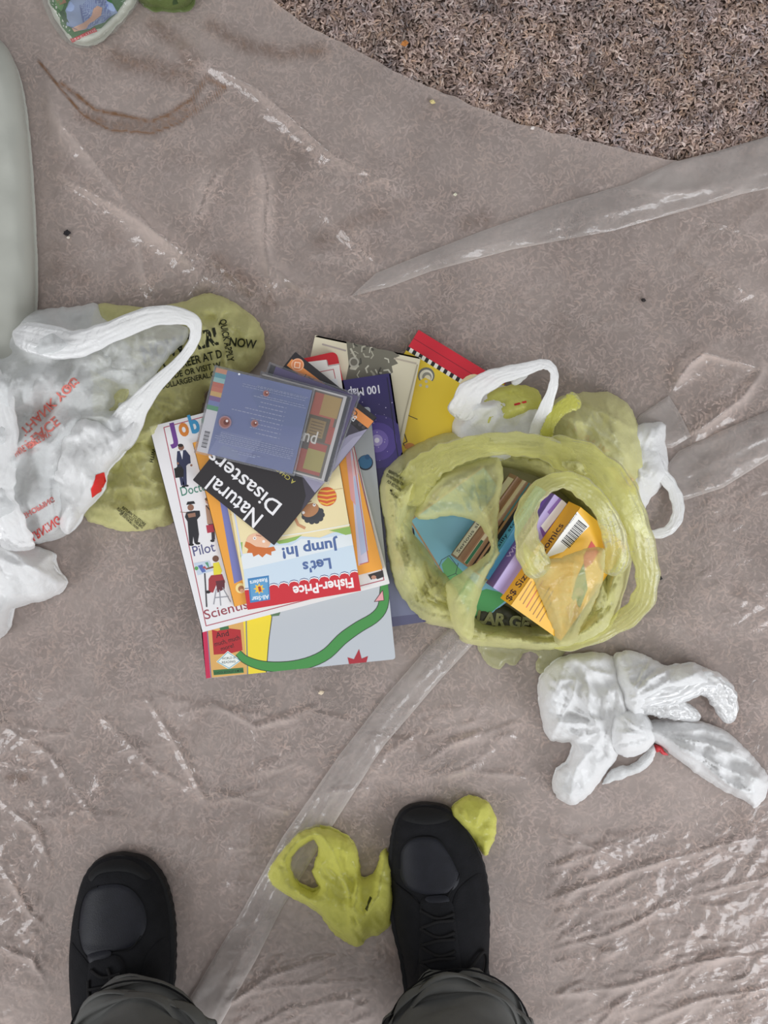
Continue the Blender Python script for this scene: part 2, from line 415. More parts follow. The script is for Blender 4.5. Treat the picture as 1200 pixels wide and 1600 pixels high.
    def print_on(s, name, items, parent, add=0.0012, mat=None):
        """items: ('text', str, p0, p1, size, col, flip) or ('poly', pts, col)"""
        mb = Mesh()
        for it in items:
            if it[0] == 'text':
                _, st, p0, p1, size, col = it[:6]; flip = it[6] if len(it) > 6 else False
                V, F = text_mesh(st, 0.045 if size > 25 else 0.02)
                if not len(V): continue
                a = np.array(p0, float); d = np.array(p1, float) - a; Lg = np.hypot(*d); d /= Lg
                n = np.array([d[1], -d[0]]) * (-1 if flip else 1)
                x0, x1 = V[:, 0].min(), V[:, 0].max()
                Q = a + np.outer((V[:, 0] - x0) * Lg / (x1 - x0), d) + np.outer(V[:, 1] * size, n)
                P = Wn(Q[:, 0], Q[:, 1], s.z(Q[:, 0], Q[:, 1], add)).tolist()
                mb.faces(P, [f if not _ccw(Q, f) else f[::-1] for f in F], col)
            else:
                _, pts, col = it
                q = np.array(pts, float); xs, ys = q[:, 0], q[:, 1]; st = max(2.5, (xs.max() - xs.min()) / 30)
                gx, gy = np.meshgrid(np.arange(xs.min(), xs.max(), st), np.arange(ys.min(), ys.max(), st)); gx = gx.ravel(); gy = gy.ravel()
                m = inside(gx, gy, q); dd, _ = seg_dist(gx, gy, np.vstack([q, q[:1]])); m &= dd > 1
                pp = [Vector(p) for p in q] + [Vector((a, b)) for a, b in zip(gx[m], gy[m])]
                V2, ff = triangulate(pp, [list(range(len(q)))], q); P = Wn(V2[:, 0], V2[:, 1], s.z(V2[:, 0], V2[:, 1], add)).tolist()
                mb.faces(P, [list(f) if not _ccw(V2, f) else list(f)[::-1] for f in ff], col)
        return mb.build(name, mat or INKM, parent)
def _ccw(V, f):
    a, b, c = V[f[0]], V[f[1]], V[f[2]]
    return (b[0] - a[0]) * (c[1] - a[1]) - (b[1] - a[1]) * (c[0] - a[0]) > 0

def ribbon(name, path, widths, mat, parent, zoff=0.006, pleats=5, n=90, m=56, thick=0.17, seed=0, base=0.014):
    """a gathered tube of film (a bag handle or twisted neck) along photo points (x, y, z-centre)"""
    P = crom([p[:2] for p in path], n); Z = crom([(p[2], 0) for p in path], n)[:, 0]
    wd = crom([(a, 0) for a in widths], n)[:, 0]
    Q = Wn(P[:, 0], P[:, 1], Z); T = np.gradient(Q, axis=0); T /= np.linalg.norm(T, axis=1)[:, None]
    up = np.array([0, 0, 1.0]); Sx = np.cross(T, up); Sx /= np.linalg.norm(Sx, axis=1)[:, None]; U = np.cross(Sx, T)
    e_ = np.clip(np.minimum(np.arange(n), n - 1 - np.arange(n)) / 7.0, 0, 1); wd = wd * (.12 + .88 * np.sqrt(1 - (1 - e_) ** 2))
    wobs = pn(np.arange(n) * .22 + seed * 7, np.zeros(n) + seed)
    V = []; F = []
    th = np.linspace(0, 2 * np.pi, m, endpoint=False)
    for i in range(n):
        hw = wd[i] * S / 2; hz = hw * thick
        ph = 1.3 * math.sin(i * .07 + seed) + seed
        cx_, cy_ = np.cos(th), np.sin(th)
        g = ridged(np.full(m, i * .10 + seed * 5), cx_ * 1.2 + 3 * seed, .42, seed, 0, 3.0) * .26 + ridged(np.full(m, i * .16 + seed * 3), cy_ * .8 + cx_ * 1.9, .22, seed + 3, 0, 4.0) * .16
        r = .92 + g * (cy_ * .0 + 1)
        for j in range(m):
            p = Q[i] + Sx[i] * (hw * (.94 + .12 * (r[j] - .92) + .16 * wobs[i]) * math.cos(th[j])) + U[i] * (hz * (r[j] + .5 * (r[j] - .92)) * math.sin(th[j]) * 1.25)
            p[2] = max(p[2], base); V.append(p.tolist())
    for i in range(n - 1):
        for j in range(m):
            a = i * m + j; b = i * m + (j + 1) % m; F.append([a, b, b + m, a + m])
    me = bpy.data.meshes.new(name); me.from_pydata(V, [], F)
    return link(name, me, mat, parent, True)

def tube(mb, pts, r, col, m=8, flat=1.0):
    P = np.array(pts, float); n = len(P); T = np.gradient(P, axis=0); T /= np.linalg.norm(T, axis=1)[:, None]
    Sx = np.cross(T, [0, 0, 1.0]); Sx /= np.maximum(np.linalg.norm(Sx, axis=1)[:, None], 1e-6); U = np.cross(Sx, T)
    V = []; F = []
    for i in range(n):
        for j in range(m):
            t = 2 * math.pi * j / m; V.append((P[i] + Sx[i] * r * math.cos(t) + U[i] * r * flat * math.sin(t)).tolist())
    for i in range(n - 1):
        for j in range(m):
            a = i * m + j; b = i * m + (j + 1) % m; F.append([a, b, b + m, a + m])
    F.append(list(range(m))); F.append(list(range((n - 1) * m, n * m))[::-1])
    mb.faces(V, F, col)

# ================================================================ THE FLOOR
me = bpy.data.meshes.new('floor')
me.from_pydata([(-3, -3, 0), (3, -3, 0), (3, 3, 0), (-3, 3, 0), (-3, -3, -.02), (3, -3, -.02), (3, 3, -.02), (-3, 3, -.02)], [], [[0, 1, 2, 3], [7, 6, 5, 4], [0, 4, 5, 1], [1, 5, 6, 2], [2, 6, 7, 3], [3, 7, 4, 0]])
tag(link('floor', me, FLOORM), kind='structure')

def carpet_pile():
    def area_pts(n, x0, x1, y0, y1):
        return np.stack([rng.uniform(x0, x1, n), rng.uniform(y0, y1, n)], -1)
    A = area_pts(92000, -170, 1370, -200, 1780)
    B = area_pts(30000, 340, 1370, -200, 290)
    edge = np.interp(B[:, 0], [340, 430, 560, 700, 900, 1060, 1200, 1370], [-80, 10, 90, 155, 225, 262, 225, 180])
    B = B[B[:, 1] < edge + 10]
    P = np.vstack([A, B]); n = len(P)
    K = 4; ang = rng.random(n) * 2 * np.pi; bend = rng.normal(0, 0.85, n); Lg = rng.uniform(0.006, 0.0125, n); wd = rng.uniform(0.0009, 0.0015, n)
    base = Wn(P[:, 0], P[:, 1], np.zeros(n)); z0 = rng.uniform(0.0005, 0.0055, n); lift = rng.uniform(0.001, 0.0035, n); tilt = rng.normal(0, 0.0015, n)
    cov = np.where(P[:, 1] > np.interp(P[:, 0], [340, 430, 560, 700, 900, 1060, 1200, 1370], [-80, 10, 90, 155, 225, 262, 225, 180]), 1.0, 0.0)
    V = np.zeros((n, K, 3, 3)); c = base[:, :2].copy(); a = ang - bend * 1.0
    for k in range(K):
        t = k / (K - 1)
        d = np.stack([np.cos(a), np.sin(a)], -1); nn = np.stack([-d[:, 1], d[:, 0]], -1)
        zz = z0 + lift * math.sin(math.pi * t) + tilt * (t - .5) + 0.0012
        ww = wd * (0.55 + 0.6 * math.sin(math.pi * (0.1 + 0.8 * t)))
        V[:, k, 0, :2] = c - nn * ww[:, None]; V[:, k, 1, :2] = c; V[:, k, 2, :2] = c + nn * ww[:, None]
        V[:, k, 0, 2] = zz - .0006; V[:, k, 2, 2] = zz - .0006; V[:, k, 1, 2] = zz + .0005
        c = c + d * (Lg / (K - 1))[:, None]; a = a + bend * 2 / (K - 1)
    V[..., 2] = np.clip(V[..., 2], 0.0008, 0.0092)
    V = V.reshape(-1, 3)
    q = []
    for k in range(K - 1):
        for j in range(2):
            q.append([k * 3 + j, (k + 1) * 3 + j, (k + 1) * 3 + j + 1, k * 3 + j + 1])
    q = np.array(q); F = (np.arange(n)[:, None, None] * (K * 3) + q[None]).reshape(-1, 4)
    me = bpy.data.meshes.new('carpet_pile')
    me.vertices.add(len(V)); me.vertices.foreach_set('co', V.ravel())
    me.loops.add(F.size); me.loops.foreach_set('vertex_index', F.ravel().astype(np.int32))
    me.polygons.add(len(F)); me.polygons.foreach_set('loop_start', np.arange(0, F.size, 4, dtype=np.int32)); me.polygons.foreach_set('loop_total', np.full(len(F), 4, np.int32))
    pal = np.array([lin(x) for x in [(202, 182, 174), (190, 169, 163), (178, 157, 151), (158, 138, 131), (210, 194, 188), (138, 118, 111), (188, 162, 147), (172, 160, 160), (118, 101, 94)]])
    ci = rng.choice(len(pal), n, p=[.17, .17, .16, .13, .08, .1, .08, .07, .04])
    soft = 1.0 + .26 * pn(P[:, 0] / 90, P[:, 1] / 90) + .42 * pn(P[:, 0] / 24, P[:, 1] / 24) + .16 * pn(P[:, 0] / 8, P[:, 1] / 8)
    warm = .10 * pn(P[:, 0] / 35 + 7, P[:, 1] / 35)
    mean = pal.mean(0) * 1.02; base_c = (mean + (pal[ci] - mean) * (1 - .5 * cov)[:, None]) * np.array([1.0, .975, .94, 1]); base_c *= (.84 + .16 * cov)[:, None]  # dimmer far light painted into bare yarn, sheet's hazy blur into covered yarn
    col = base_c * (rng.uniform(.85, 1.12, n) * soft)[:, None]; col[:, 2] *= (1 - warm); col[:, 0] *= (1 + warm * .6); col[:, 3] = 1
    ca = me.color_attributes.new('Col', 'FLOAT_COLOR', 'POINT'); ca.data.foreach_set('color', np.repeat(col, K * 3, 0).ravel())
    me.validate(); me.update()
    o = link('carpet_pile', me, principled('carpet_yarn', (255, 255, 255), 0.95, 0.1, attr='Col'), smooth=True)
    tag(o, 'speckled beige and brown twisted carpet pile covering the whole floor', 'carpet', kind='stuff')
carpet_pile()

# ================================================================ THE CLEAR SHEET
FLAT = [[(235, 470), (700, 470), (1010, 540), (1080, 700), (1075, 1000), (900, 1070), (640, 1085), (300, 1085), (-200, 1000), (-200, 430)],
        [(820, 1000), (1220, 1000), (1260, 1290), (830, 1290)], [(85, 1310), (340, 1310), (340, 1850), (85, 1850)], [(590, 1230), (850, 1230), (850, 1850), (590, 1850)],
        [(400, 1280), (640, 1280), (640, 1490), (400, 1490)], [(-200, 0), (60, 20), (80, 500), (-200, 500)], [(40, -200), (330, -200), (320, 40), (120, 90), (60, 40)]]
SR = [ # ridge lines: points, width, height
 ([(0, 55), (60, 150), (130, 230), (230, 350), (330, 440)], 12, .010), ([(70, 260), (180, 320), (290, 390), (330, 400), (420, 480)], 9, .009),
 ([(290, 80), (400, 135), (440, 170), (520, 240), (620, 290)], 12, .013), ([(345, 255), (325, 290), (300, 365)], 8, .009),
 ([(400, 225), (418, 290), (412, 370), (428, 470)], 8, .010), ([(330, 400), (310, 440), (290, 480)], 6, .006),
 ([(470, 300), (540, 360), (585, 410)], 16, .008), ([(420, 410), (480, 460), (560, 500), (700, 515), (900, 545)], 8, .008),
 ([(480, 445), (540, 464), (640, 480), (740, 500)], 5, .006), ([(560, 170), (600, 240), (640, 270)], 10, .004), ([(220, 385), (232, 460), (240, 500)], 6, .006),
 ([(700, 510), (850, 550), (960, 590), (1040, 625)], 7, .007), ([(1040, 620), (1075, 570), (1100, 550), (1190, 575)], 5, .010),
 ([(1190, 580), (1160, 620), (1100, 665), (1050, 690)], 6, .008), ([(990, 650), (1030, 625), (1060, 640), (1080, 680)], 6, .009),
 ([(1060, 330), (1130, 350), (1200, 370)], 9, .005), ([(1060, 390), (1120, 430), (1180, 460)], 9, .006), ([(950, 290), (1040, 300), (1150, 290)], 8, .005),
 ([(0, 955), (120, 962), (190, 985), (260, 1020)], 9, .008), ([(230, 1090), (280, 1170), (320, 1250)], 8, .009), ([(130, 1090), (240, 1200), (330, 1250)], 12, .006),
 ([(300, 1080), (400, 1135), (500, 1100), (600, 1040)], 7, .008), ([(180, 1060), (300, 1100), (420, 1120)], 9, .006), ([(430, 1130), (480, 1110), (560, 1130)], 6, .005),
 ([(640, 1215), (740, 1205), (850, 1218), (1000, 1210)], 8, .007), ([(680, 1160), (800, 1150), (900, 1170)], 10, .004),
 ([(790, 1430), (900, 1390), (1020, 1350), (1200, 1300)], 7, .009), ([(800, 1500), (950, 1460), (1080, 1400), (1200, 1370)], 6, .008),
 ([(790, 1370), (900, 1345), (990, 1300), (1100, 1285)], 7, .006), ([(830, 1560), (980, 1540), (1100, 1500), (1200, 1490)], 7, .008), ([(1000, 1600), (1100, 1560), (1200, 1545)], 6, .008),
 ([(350, 1575), (420, 1525), (480, 1505), (560, 1480)], 6, .010), ([(350, 1560), (440, 1540), (600, 1530)], 6, .006), ([(440, 1580), (540, 1560), (610, 1590)], 7, .006),
 ([(0, 1250), (60, 1300), (90, 1380), (80, 1450)], 8, .007), ([(0, 1350), (50, 1430), (100, 1470)], 7, .006), ([(0, 1480), (50, 1500), (110, 1600)], 7, .007),
 ([(395, 1320), (430, 1290), (470, 1230)], 5, .007), ([(400, 1300), (415, 1325), (425, 1345)], 4, .007), ([(0, 1130), (80, 1180), (150, 1280)], 9, .005),
 ([(560, 1250), (600, 1180), (700, 1110)], 12, .004), ([(1090, 880), (1140, 930), (1200, 950)], 10, .004)]
for i in range(240):   # small scattered puckers, finer toward the near side
    x, y = rng.uniform(-100, 1300), rng.uniform(1030, 1700); a = rng.normal(-.38, .35); l = rng.uniform(15, 85)
    SR.append(([(x - l * math.cos(a), y - l * math.sin(a)), (x + rng.uniform(-4, 4), y + rng.uniform(-6, 6)), (x + l * math.cos(a), y + l * math.sin(a))], rng.uniform(3.5, 8), rng.uniform(.0025, .006)))
SR_W = [(p_, w_ * (2.0 if p_[0][1] < 700 else 1.0), h_ * (1.35 if p_[0][1] < 700 else .35)) for p_, w_, h_ in SR]
SR_N = [(p_, w_ * (1 if p_[0][1] < 900 else .55), h_ * (1 if p_[0][1] < 900 else .7)) for p_, w_, h_ in SR]
def sheet_z(x, y):
    x = np.asarray(x, float); y = np.asarray(y, float)
    m = np.ones(x.shape)
    for p in FLAT:
        d, _ = seg_dist(x, y, p + [p[0]]); d = np.where(inside(x, y, p), 0, d)
        m = np.minimum(m, np.clip(d / 28, 0, 1))
    z = crease_sum(x, y, SR_W) + .6 * crease_sum(x, y, SR_N)
    z = z + .004 * (ridged(x, y, 110, 3.3, -.6, 2.0) - .4) + .0024 * (ridged(x, y, 40, 1.3, -.5, 2.2) - .45)
    near = np.clip((y - 900) / 400, 0, 1)
    z = z + .0034 * near * (ridged(x, y, 30, 8.3, -.35, 2.8) - .45) + .0012 * near * (ridged(x, y, 13, 2.3, -.7, 2.0) - .45)
    return 0.0112 + (np.sqrt(z * z + 6e-6) + z) * .5 * (0.06 + 0.94 * m)
def sheet():
    nx, ny = 470, 560
    xs = np.linspace(-170, 1370, nx)
    top = np.interp(xs, [-170, 300, 345, 400, 430, 470, 560, 630, 700, 800, 900, 1000, 1060, 1130, 1200, 1370], [-200, -200, -90, -22, 2, 35, 80, 118, 148, 190, 215, 240, 252, 238, 213, 150])
    top = top + 3 * pn(xs / 25, xs * 0)
    t = np.linspace(0, 1, ny)[:, None]; X = np.repeat(xs[None], ny, 0); Y = top[None] * (1 - t) + 1780 * t
    Z = sheet_z(X, Y); V = Wn(X, Y, Z).reshape(-1, 3)
    i = np.arange((ny - 1) * nx).reshape(ny - 1, nx)[:, :-1].ravel()
    F = np.stack([i, i + nx, i + nx + 1, i + 1], -1)
    # stain mask
    x, y = X.ravel(), Y.ravel(); nz = pn(x / 7, y / 7) * .5 + .5; nz2 = pn(x / 22 + 4, y / 22) * .5 + .5
    st = np.zeros(x.shape)
    for pts, wd, k in [([(60, 95), (100, 145), (130, 180), (170, 202), (235, 209), (280, 192), (352, 137)], 2.0, .75), ([(350, 135), (322, 122), (300, 155), (262, 180), (235, 190), (190, 180), (150, 172), (95, 130)], 3.5, .6),
                       ([(130, 180), (180, 195), (240, 200), (300, 170)], 12, .28), ([(330, 40), (380, 70), (440, 85), (500, 78)], 13, .25), ([(180, 90), (230, 105), (290, 120)], 18, .25),
                       ([(240, 40), (270, 60), (300, 95)], 14, .25), ([(340, 410), (380, 440), (420, 470)], 18, .22), ([(500, 380), (560, 345), (600, 330)], 14, .15), ([(730, 350), (760, 340)], 14, .18), ([(90, 420), (130, 440)], 16, .12), ([(15, 1215), (40, 1215)], 8, .25)]:
        d, _ = seg_dist(x, y, pts); st = np.maximum(st, k * np.exp(-(d / wd) ** 2) * (0.35 + nz * .9) * (.8 + nz2))
    # general grime
    st = np.maximum(st, np.clip(pn(x / 70, y / 70) - .35, 0, 1) * .35 * nz)
    col = np.tile(np.array(lin((120, 78, 34))), (len(x), 1)); col[:, 3] = np.clip(st * 1.7, 0, .9)
    me = bpy.data.meshes.new('plastic_sheet'); me.from_pydata(V.tolist(), [], F.tolist())
    ca = me.color_attributes.new('Stain', 'FLOAT_COLOR', 'POINT'); ca.data.foreach_set('color', col.ravel())
    # double-folded flaps of the same sheet join its mesh
    root = link('plastic_sheet', me, SHEET, None, True)
    tag(root, 'large wrinkled clear polythene sheet spread over the carpet, brown stains at its far left', 'plastic sheet')
    return root
SH = sheet()
FLAP = film_mat('folded_polythene', (226, 218, 213), 0.25, 0.85, vor=0, gscale=.6, gloss=0.03, rough=0.16, trans=0.35, bump=0.3, bscale=40, var=0.08)
def flap(outline, H, cr=(), noise=(.0015, 30), ang=0, edge=10):
    f = Film(outline, base=lambda x, y: sheet_z(x, y) + .0012, H=H, edge=edge, creases=cr, noise=noise, ang=ang, stretch=3, smooth_outline=False)
    f.mesh('folded_flap', FLAP, SH, step=4, double=False); return f
flap([(1370, 150), (1200, 213), (1120, 236), (1053, 253), (980, 287), (867, 320), (747, 363), (653, 400), (587, 427), (547, 464), (610, 448), (673, 424), (800, 390), (960, 360), (1067, 330), (1160, 303), (1250, 285), (1370, 270)], .006,
     [([(1370, 230), (1150, 280), (960, 330), (700, 400), (560, 455)], 6, .004)], ang=-.35)
flap([(725, 960), (670, 1010), (600, 1090), (530, 1180), (440, 1310), (380, 1420), (320, 1520), (285, 1580), (240, 1680), (310, 1680), (345, 1600), (400, 1500), (440, 1420), (520, 1290), (600, 1165), (690, 1060), (760, 985)], .006,
     [([(740, 975), (620, 1100), (500, 1270), (400, 1450), (330, 1590)], 5, .004), ([(560, 1130), (470, 1290), (390, 1440)], 4, .003)], ang=2.1)
flap([(1370, 560), (1200, 642), (1130, 672), (1060, 705), (1030, 740), (1060, 785), (1130, 762), (1200, 718), (1370, 640)], .006, [([(1370, 600), (1200, 680), (1070, 745)], 8, .004)], ang=-.45)
flap([(1045, 618), (1000, 648), (985, 668), (1010, 700), (1050, 700), (1080, 682), (1062, 645)], .004, ang=-.5)

# ================================================================ LOOSE BOOKS
# --- yellow picture book with red top band
r, t, _, mb = book('picture_book', 'bright yellow picture book with red band and black-white checkered strip, beside the cream book', (528, 722), (664, 805), (641, 508), (.026, .026, .026), .011, (240, 208, 52), spine='T', spine_col=(205, 30, 48), hard=True)
def lerp2(a, b, k): return (a[0] + (b[0] - a[0]) * k, a[1] + (b[1] - a[1]) * k)
tl, tr = (641, 508), (777, 591)
dn = (-113 / 242., 214 / 242.)
def off(p, d): return (p[0] + dn[0] * d, p[1] + dn[1] * d)
t.poly([off(tl, -8), off(tr, -8), off(tr, 30), off(tl, 30)], (208, 32, 52))
t.line([off(tl, 15), off(tr, 15)], 1.2, (150, 22, 40))
t.poly([off(tl, 30), off(tr, 30), off(tr, 37), off(tl, 37)], (242, 240, 228))
for i in range(0, 28, 2):
    a, b = lerp2(tl, tr, i / 28), lerp2(tl, tr, (i + 1) / 28); t.poly([off(a, 30), off(b, 30), off(b, 37), off(a, 37)], (28, 26, 26))
t.disc((666, 587), 13, (120, 120, 112)); t.disc((666, 588), 10.5, (238, 234, 214)); t.disc((667, 589), 7.5, (150, 148, 135)); t.disc((668, 591), 5, (236, 226, 190)); t.poly([(650, 598), (664, 590), (684, 600), (676, 612), (652, 610)], (240, 208, 52))
for p in ((657, 602), (667, 604), (666, 596)): t.disc(p, 2.6, (205, 200, 175), n=6)
t.disc((735, 610), 20, (238, 222, 178), 27, a=.5); t.disc((727, 627), 8, (240, 228, 190)); t.poly([(716, 622), (724, 624), (720, 655), (716, 655)], (236, 220, 180)); t.line([(724, 628), (723, 650)], 1.2, (200, 170, 90))
t.line([(632, 645), (640, 650), (652, 655)], 1.2, (90, 75, 30)); t.line([(632, 678), (636, 690), (630, 693), (634, 700)], 1.5, (70, 50, 20)); t.disc((640, 697), 8, (214, 140, 60), 5)
mb.build('cover', INK, r)
# --- cream book with grey engraving
r, t, _, mb = book('hardback_book', 'cream hardback with a grey marbled engraving across its upper middle', (455, 700), (620, 735), (502, 526), (.037, .037, .037), .010, (226, 217, 190), spine='T', hard=True)
t.poly([(541, 531), (560, 533), (590, 545), (612, 548), (625, 556), (616, 560), (622, 568), (612, 572), (614, 582), (600, 590), (590, 620), (535, 620), (545, 570)], (116, 112, 98))
for i in range(26):
    x, y = rng.uniform(545, 608), rng.uniform(540, 600); a = rng.uniform(0, 6.3); l = rng.uniform(4, 11)
    t.line([(x, y), (x + l * math.cos(a), y + l * math.sin(a)), (x + l * math.cos(a + .5) * 1.6, y + l * math.sin(a + .5) * 1.6)], rng.uniform(1.2, 3), [(176, 172, 154), (72, 70, 62), (206, 202, 184)][i % 3])
t.line([(548, 545), (556, 560), (548, 576), (560, 572)], 3, (190, 186, 168)); t.disc((553, 566), 8, (178, 174, 160)); t.disc((553, 566), 5.5, (112, 108, 96))
t.line([(504, 538), (540, 548)], 2.5, (176, 164, 158)); t.line([(616, 560), (650, 568)], 2.5, (190, 178, 160)); t.line([(652, 570), (632, 650), (615, 730)], 2, (180, 170, 145))
mb.build('cover', INK, r)
# --- red rounded board book
r, t, _, mb = book('board_book', 'red rounded board book with white panel, peeking out between cream book and black paperback', (478, 655), (546, 640), (468, 562), (.049, .049, .049), .008, (200, 28, 40), spine='L', hard=True, rnd=.008)
t.poly([(478, 566), (510, 562), (512, 571), (530, 568), (540, 640), (490, 650)], (238, 232, 226)); t.line([(500, 581), (521, 577), (530, 620)], 1.2, (190, 80, 90))
t.line([(511, 563), (513, 572), (531, 569)], 1, (150, 140, 140))
mb.build('cover', INK, r)
# --- 100 Maps
r, t, _, mb = book('atlas', 'tall navy blue star-chart book lettered 100 Map, next to the cream book', (540, 990), (668, 971), (482, 602), (.049, .049, .049), .011, (50, 40, 100), spine='R', spine_col=(40, 34, 82), hard=True)
for cx, cy, rr, c in [(590, 690, 42, (62, 48, 122)), (590, 690, 30, (84, 66, 152)), (589, 689, 18, (120, 100, 186)), (589, 688, 9, (176, 160, 220)), (589, 688, 4, (238, 232, 250))]: t.disc((cx, cy), rr, c)
t.poly([(560, 790), (640, 780), (662, 975), (590, 985)], (78, 78, 108)); t.poly([(600, 880), (655, 870), (664, 958), (612, 964)], (104, 108, 134))
for i in range(40): t.disc((rng.uniform(545, 625), rng.uniform(620, 780)), rng.uniform(.5, 1.2), (190, 180, 220), n=5)
t.text('100 Map', (592, 602), (543, 609), 17, (232, 230, 242), .02)
t.line([(605, 590), (618, 690), (640, 820), (660, 965)], 1.4, (30, 26, 62))
mb.build('cover', INK, r)
# --- grey picture book with the green vine
r, t, _, mb = book('picture_book', 'large grey picture book with green winding tail and yellow side, lowest of the stack', (322, 1060), (618, 1030), (287, 665), (.058, .058, .058), .008, (188, 193, 200), spine='L', spine_col=(198, 30, 70), hard=True)
t.poly([(322, 1060), (330, 1059), (322, 940), (313, 942)], (196, 32, 78)); t.poly([(329, 1059), (388, 1053), (382, 940), (320, 945)], (216, 168, 96))
t.line([(330, 1059), (322, 960)], 1.5, (120, 110, 150)); t.poly([(386, 1054), (417, 1052), (420, 1000), (426, 955), (410, 940), (378, 940)], (238, 214, 52)); t.line([(416, 1052), (420, 1000), (426, 955)], 1.2, (60, 60, 50)); t.line([(387, 1054), (384, 945)], 2, (130, 130, 130))
t.poly([(331, 984), (340, 986), (352, 981), (376, 984), (379, 1016), (360, 1021), (334, 1023)], (176, 34, 42)); t.poly([(344, 985), (358, 983), (357, 978), (343, 980)], (60, 110, 70))
t.text('And', (338, 997), (358, 993), 12, (50, 12, 18)); t.text('much, much', (336, 1010), (375, 999), 10, (50, 12, 18)); t.text('more!', (346, 1017), (366, 1011), 9, (50, 12, 18))
t.poly([(338, 1034), (356, 1017), (377, 1032), (358, 1046)], (232, 236, 230)); t.line([(340, 1034), (356, 1019), (375, 1032), (358, 1044)], 1, (90, 160, 180), True); t.text('WORLD of', (347, 1031), (368, 1029), 5, (60, 70, 70)); t.text('READING', (347, 1037), (368, 1035), 5, (60, 70, 70))
t.poly([(333, 1047), (380, 1043), (381, 1051), (334, 1055)], (52, 112, 62)); t.text('SCHOOL BOOKLIST & MORE', (335, 1053.5), (380, 1049), 5, (24, 44, 30))
C0 = crom([(372, 1020), (384, 1031), (410, 1040), (445, 1042), (480, 1036), (510, 1022), (535, 998), (560, 980), (585, 965), (598, 948), (601, 920), (600, 900)], 40); Wd = np.interp(np.arange(40), [0, 10, 22, 34, 39], [9, 15, 17, 14, 11])
tg = np.gradient(C0, axis=0); tg /= np.linalg.norm(tg, axis=1)[:, None]; nn = np.stack([-tg[:, 1], tg[:, 0]], -1)
for dw, c in ((2.2, (40, 50, 40)), (0, (66, 142, 70))):
    A = C0 + nn * (Wd[:, None] + dw) / 2; B = C0 - nn * (Wd[:, None] + dw) / 2
    for i in range(39): t.poly([A[i], A[i + 1], B[i + 1], B[i]], c); t.k -= .24
    t.k += .5
t.poly([(546, 1040), (543, 1027), (553, 1030), (561, 1014), (565, 1029), (575, 1025), (572, 1037)], (168, 36, 52)); t.poly([(585, 940), (598, 922), (600, 938)], (226, 160, 166)); t.line([(585, 940), (598, 922), (600, 938)], 1, (90, 50, 60), True)
t.disc((571, 723), 12, (30, 40, 60)); t.disc((571, 722), 10.5, (48, 112, 158)); t.disc((574, 714), 4, (30, 90, 140)); t.poly([(420, 955), (440, 952), (436, 962), (424, 963)], (90, 120, 90))
mb.build('cover', INK, r)
# --- Jobs book
r, t, _, mb = book('picture_book', 'big white picture book with Doctor, Pilot and Scientist pictures down its left side', (316, 988), (609, 912), (246, 664), (.067, .067, .067), .008, (232, 230, 232), spine='L', hard=False)
t.line([(322, 978), (600, 906), (540, 640)], 1.3, (176, 70, 88)); t.line([(322, 978), (256, 668), (330, 648)], 1.3, (176, 70, 88))
t.text('J', (265, 691), (278, 688), 38, (108, 60, 140), .04); t.text('o', (282, 682), (297, 678), 38, (214, 128, 48), .04); t.text('b', (300, 677), (314, 673), 38, (58, 148, 196), .04); t.text('s', (318, 672), (330, 669), 38, (60, 150, 90), .04)
t.text('Doctor', (284, 775), (331, 764), 19, (62, 128, 108), .005); t.text('Pilot', (303, 869), (337, 861), 21, (84, 84, 128), .005); t.text('Scientist', (321, 968), (397, 948), 20, (150, 62, 76), .005)
# doctor
t.disc((283, 699), 4.6, (132, 92, 74)); t.disc((282, 696), 4.4, (36, 28, 30), 2.6); t.poly([(277, 705), (290, 703), (297, 712), (298, 724), (294, 725), (291, 728), (292, 758), (286, 760), (285, 735), (282, 735), (288, 757), (283, 759), (277, 730), (276, 718)], (44, 50, 82)); t.poly([(281, 705), (286, 704), (285, 718)], (235, 235, 240))
t.poly([(272, 732), (281, 729), (287, 733), (287, 745), (274, 747)], (22, 22, 26)); t.line([(276, 731), (280, 726), (285, 731)], 1.2, (22, 22, 26)); t.disc((278, 724), 1.8, (150, 105, 84)); t.disc((299, 727), 1.8, (150, 105, 84)); t.disc((287, 760), 3, (20, 20, 22), 1.6); t.disc((292, 759), 3, (20, 20, 22), 1.6)
# pilot (cap, folded arms) and companion
t.disc((298, 793), 5, (142, 100, 80)); t.poly([(291, 789), (305, 787), (303, 783), (293, 784)], (26, 26, 32)); t.poly([(291, 800), (303, 798), (312, 798), (313, 806), (308, 812), (311, 835), (309, 848), (304, 849), (302, 838), (301, 850), (296, 851), (293, 815), (289, 808)], (34, 34, 40)); t.poly([(293, 803), (305, 801), (306, 807), (295, 809)], (150, 110, 90)); t.disc((299, 851), 4, (20, 20, 22), 2); t.disc((309, 849), 4, (20, 20, 22), 2); t.line([(282, 800), (292, 801)], 1, (150, 130, 120))
t.disc((326, 783), 5, (196, 150, 126)); t.disc((325, 780), 5, (110, 80, 50), 3); t.poly([(321, 790), (331, 787), (336, 795), (336, 818), (324, 819)], (176, 140, 118)); t.line([(322, 790), (334, 804)], 1.5, (50, 40, 40)); t.poly([(325, 819), (335, 818), (336, 843), (331, 845), (330, 825)], (60, 48, 60)); t.poly([(322, 821), (333, 819), (335, 831), (324, 833)], (176, 50, 72)); t.disc((332, 845), 3.4, (30, 26, 30), 2)
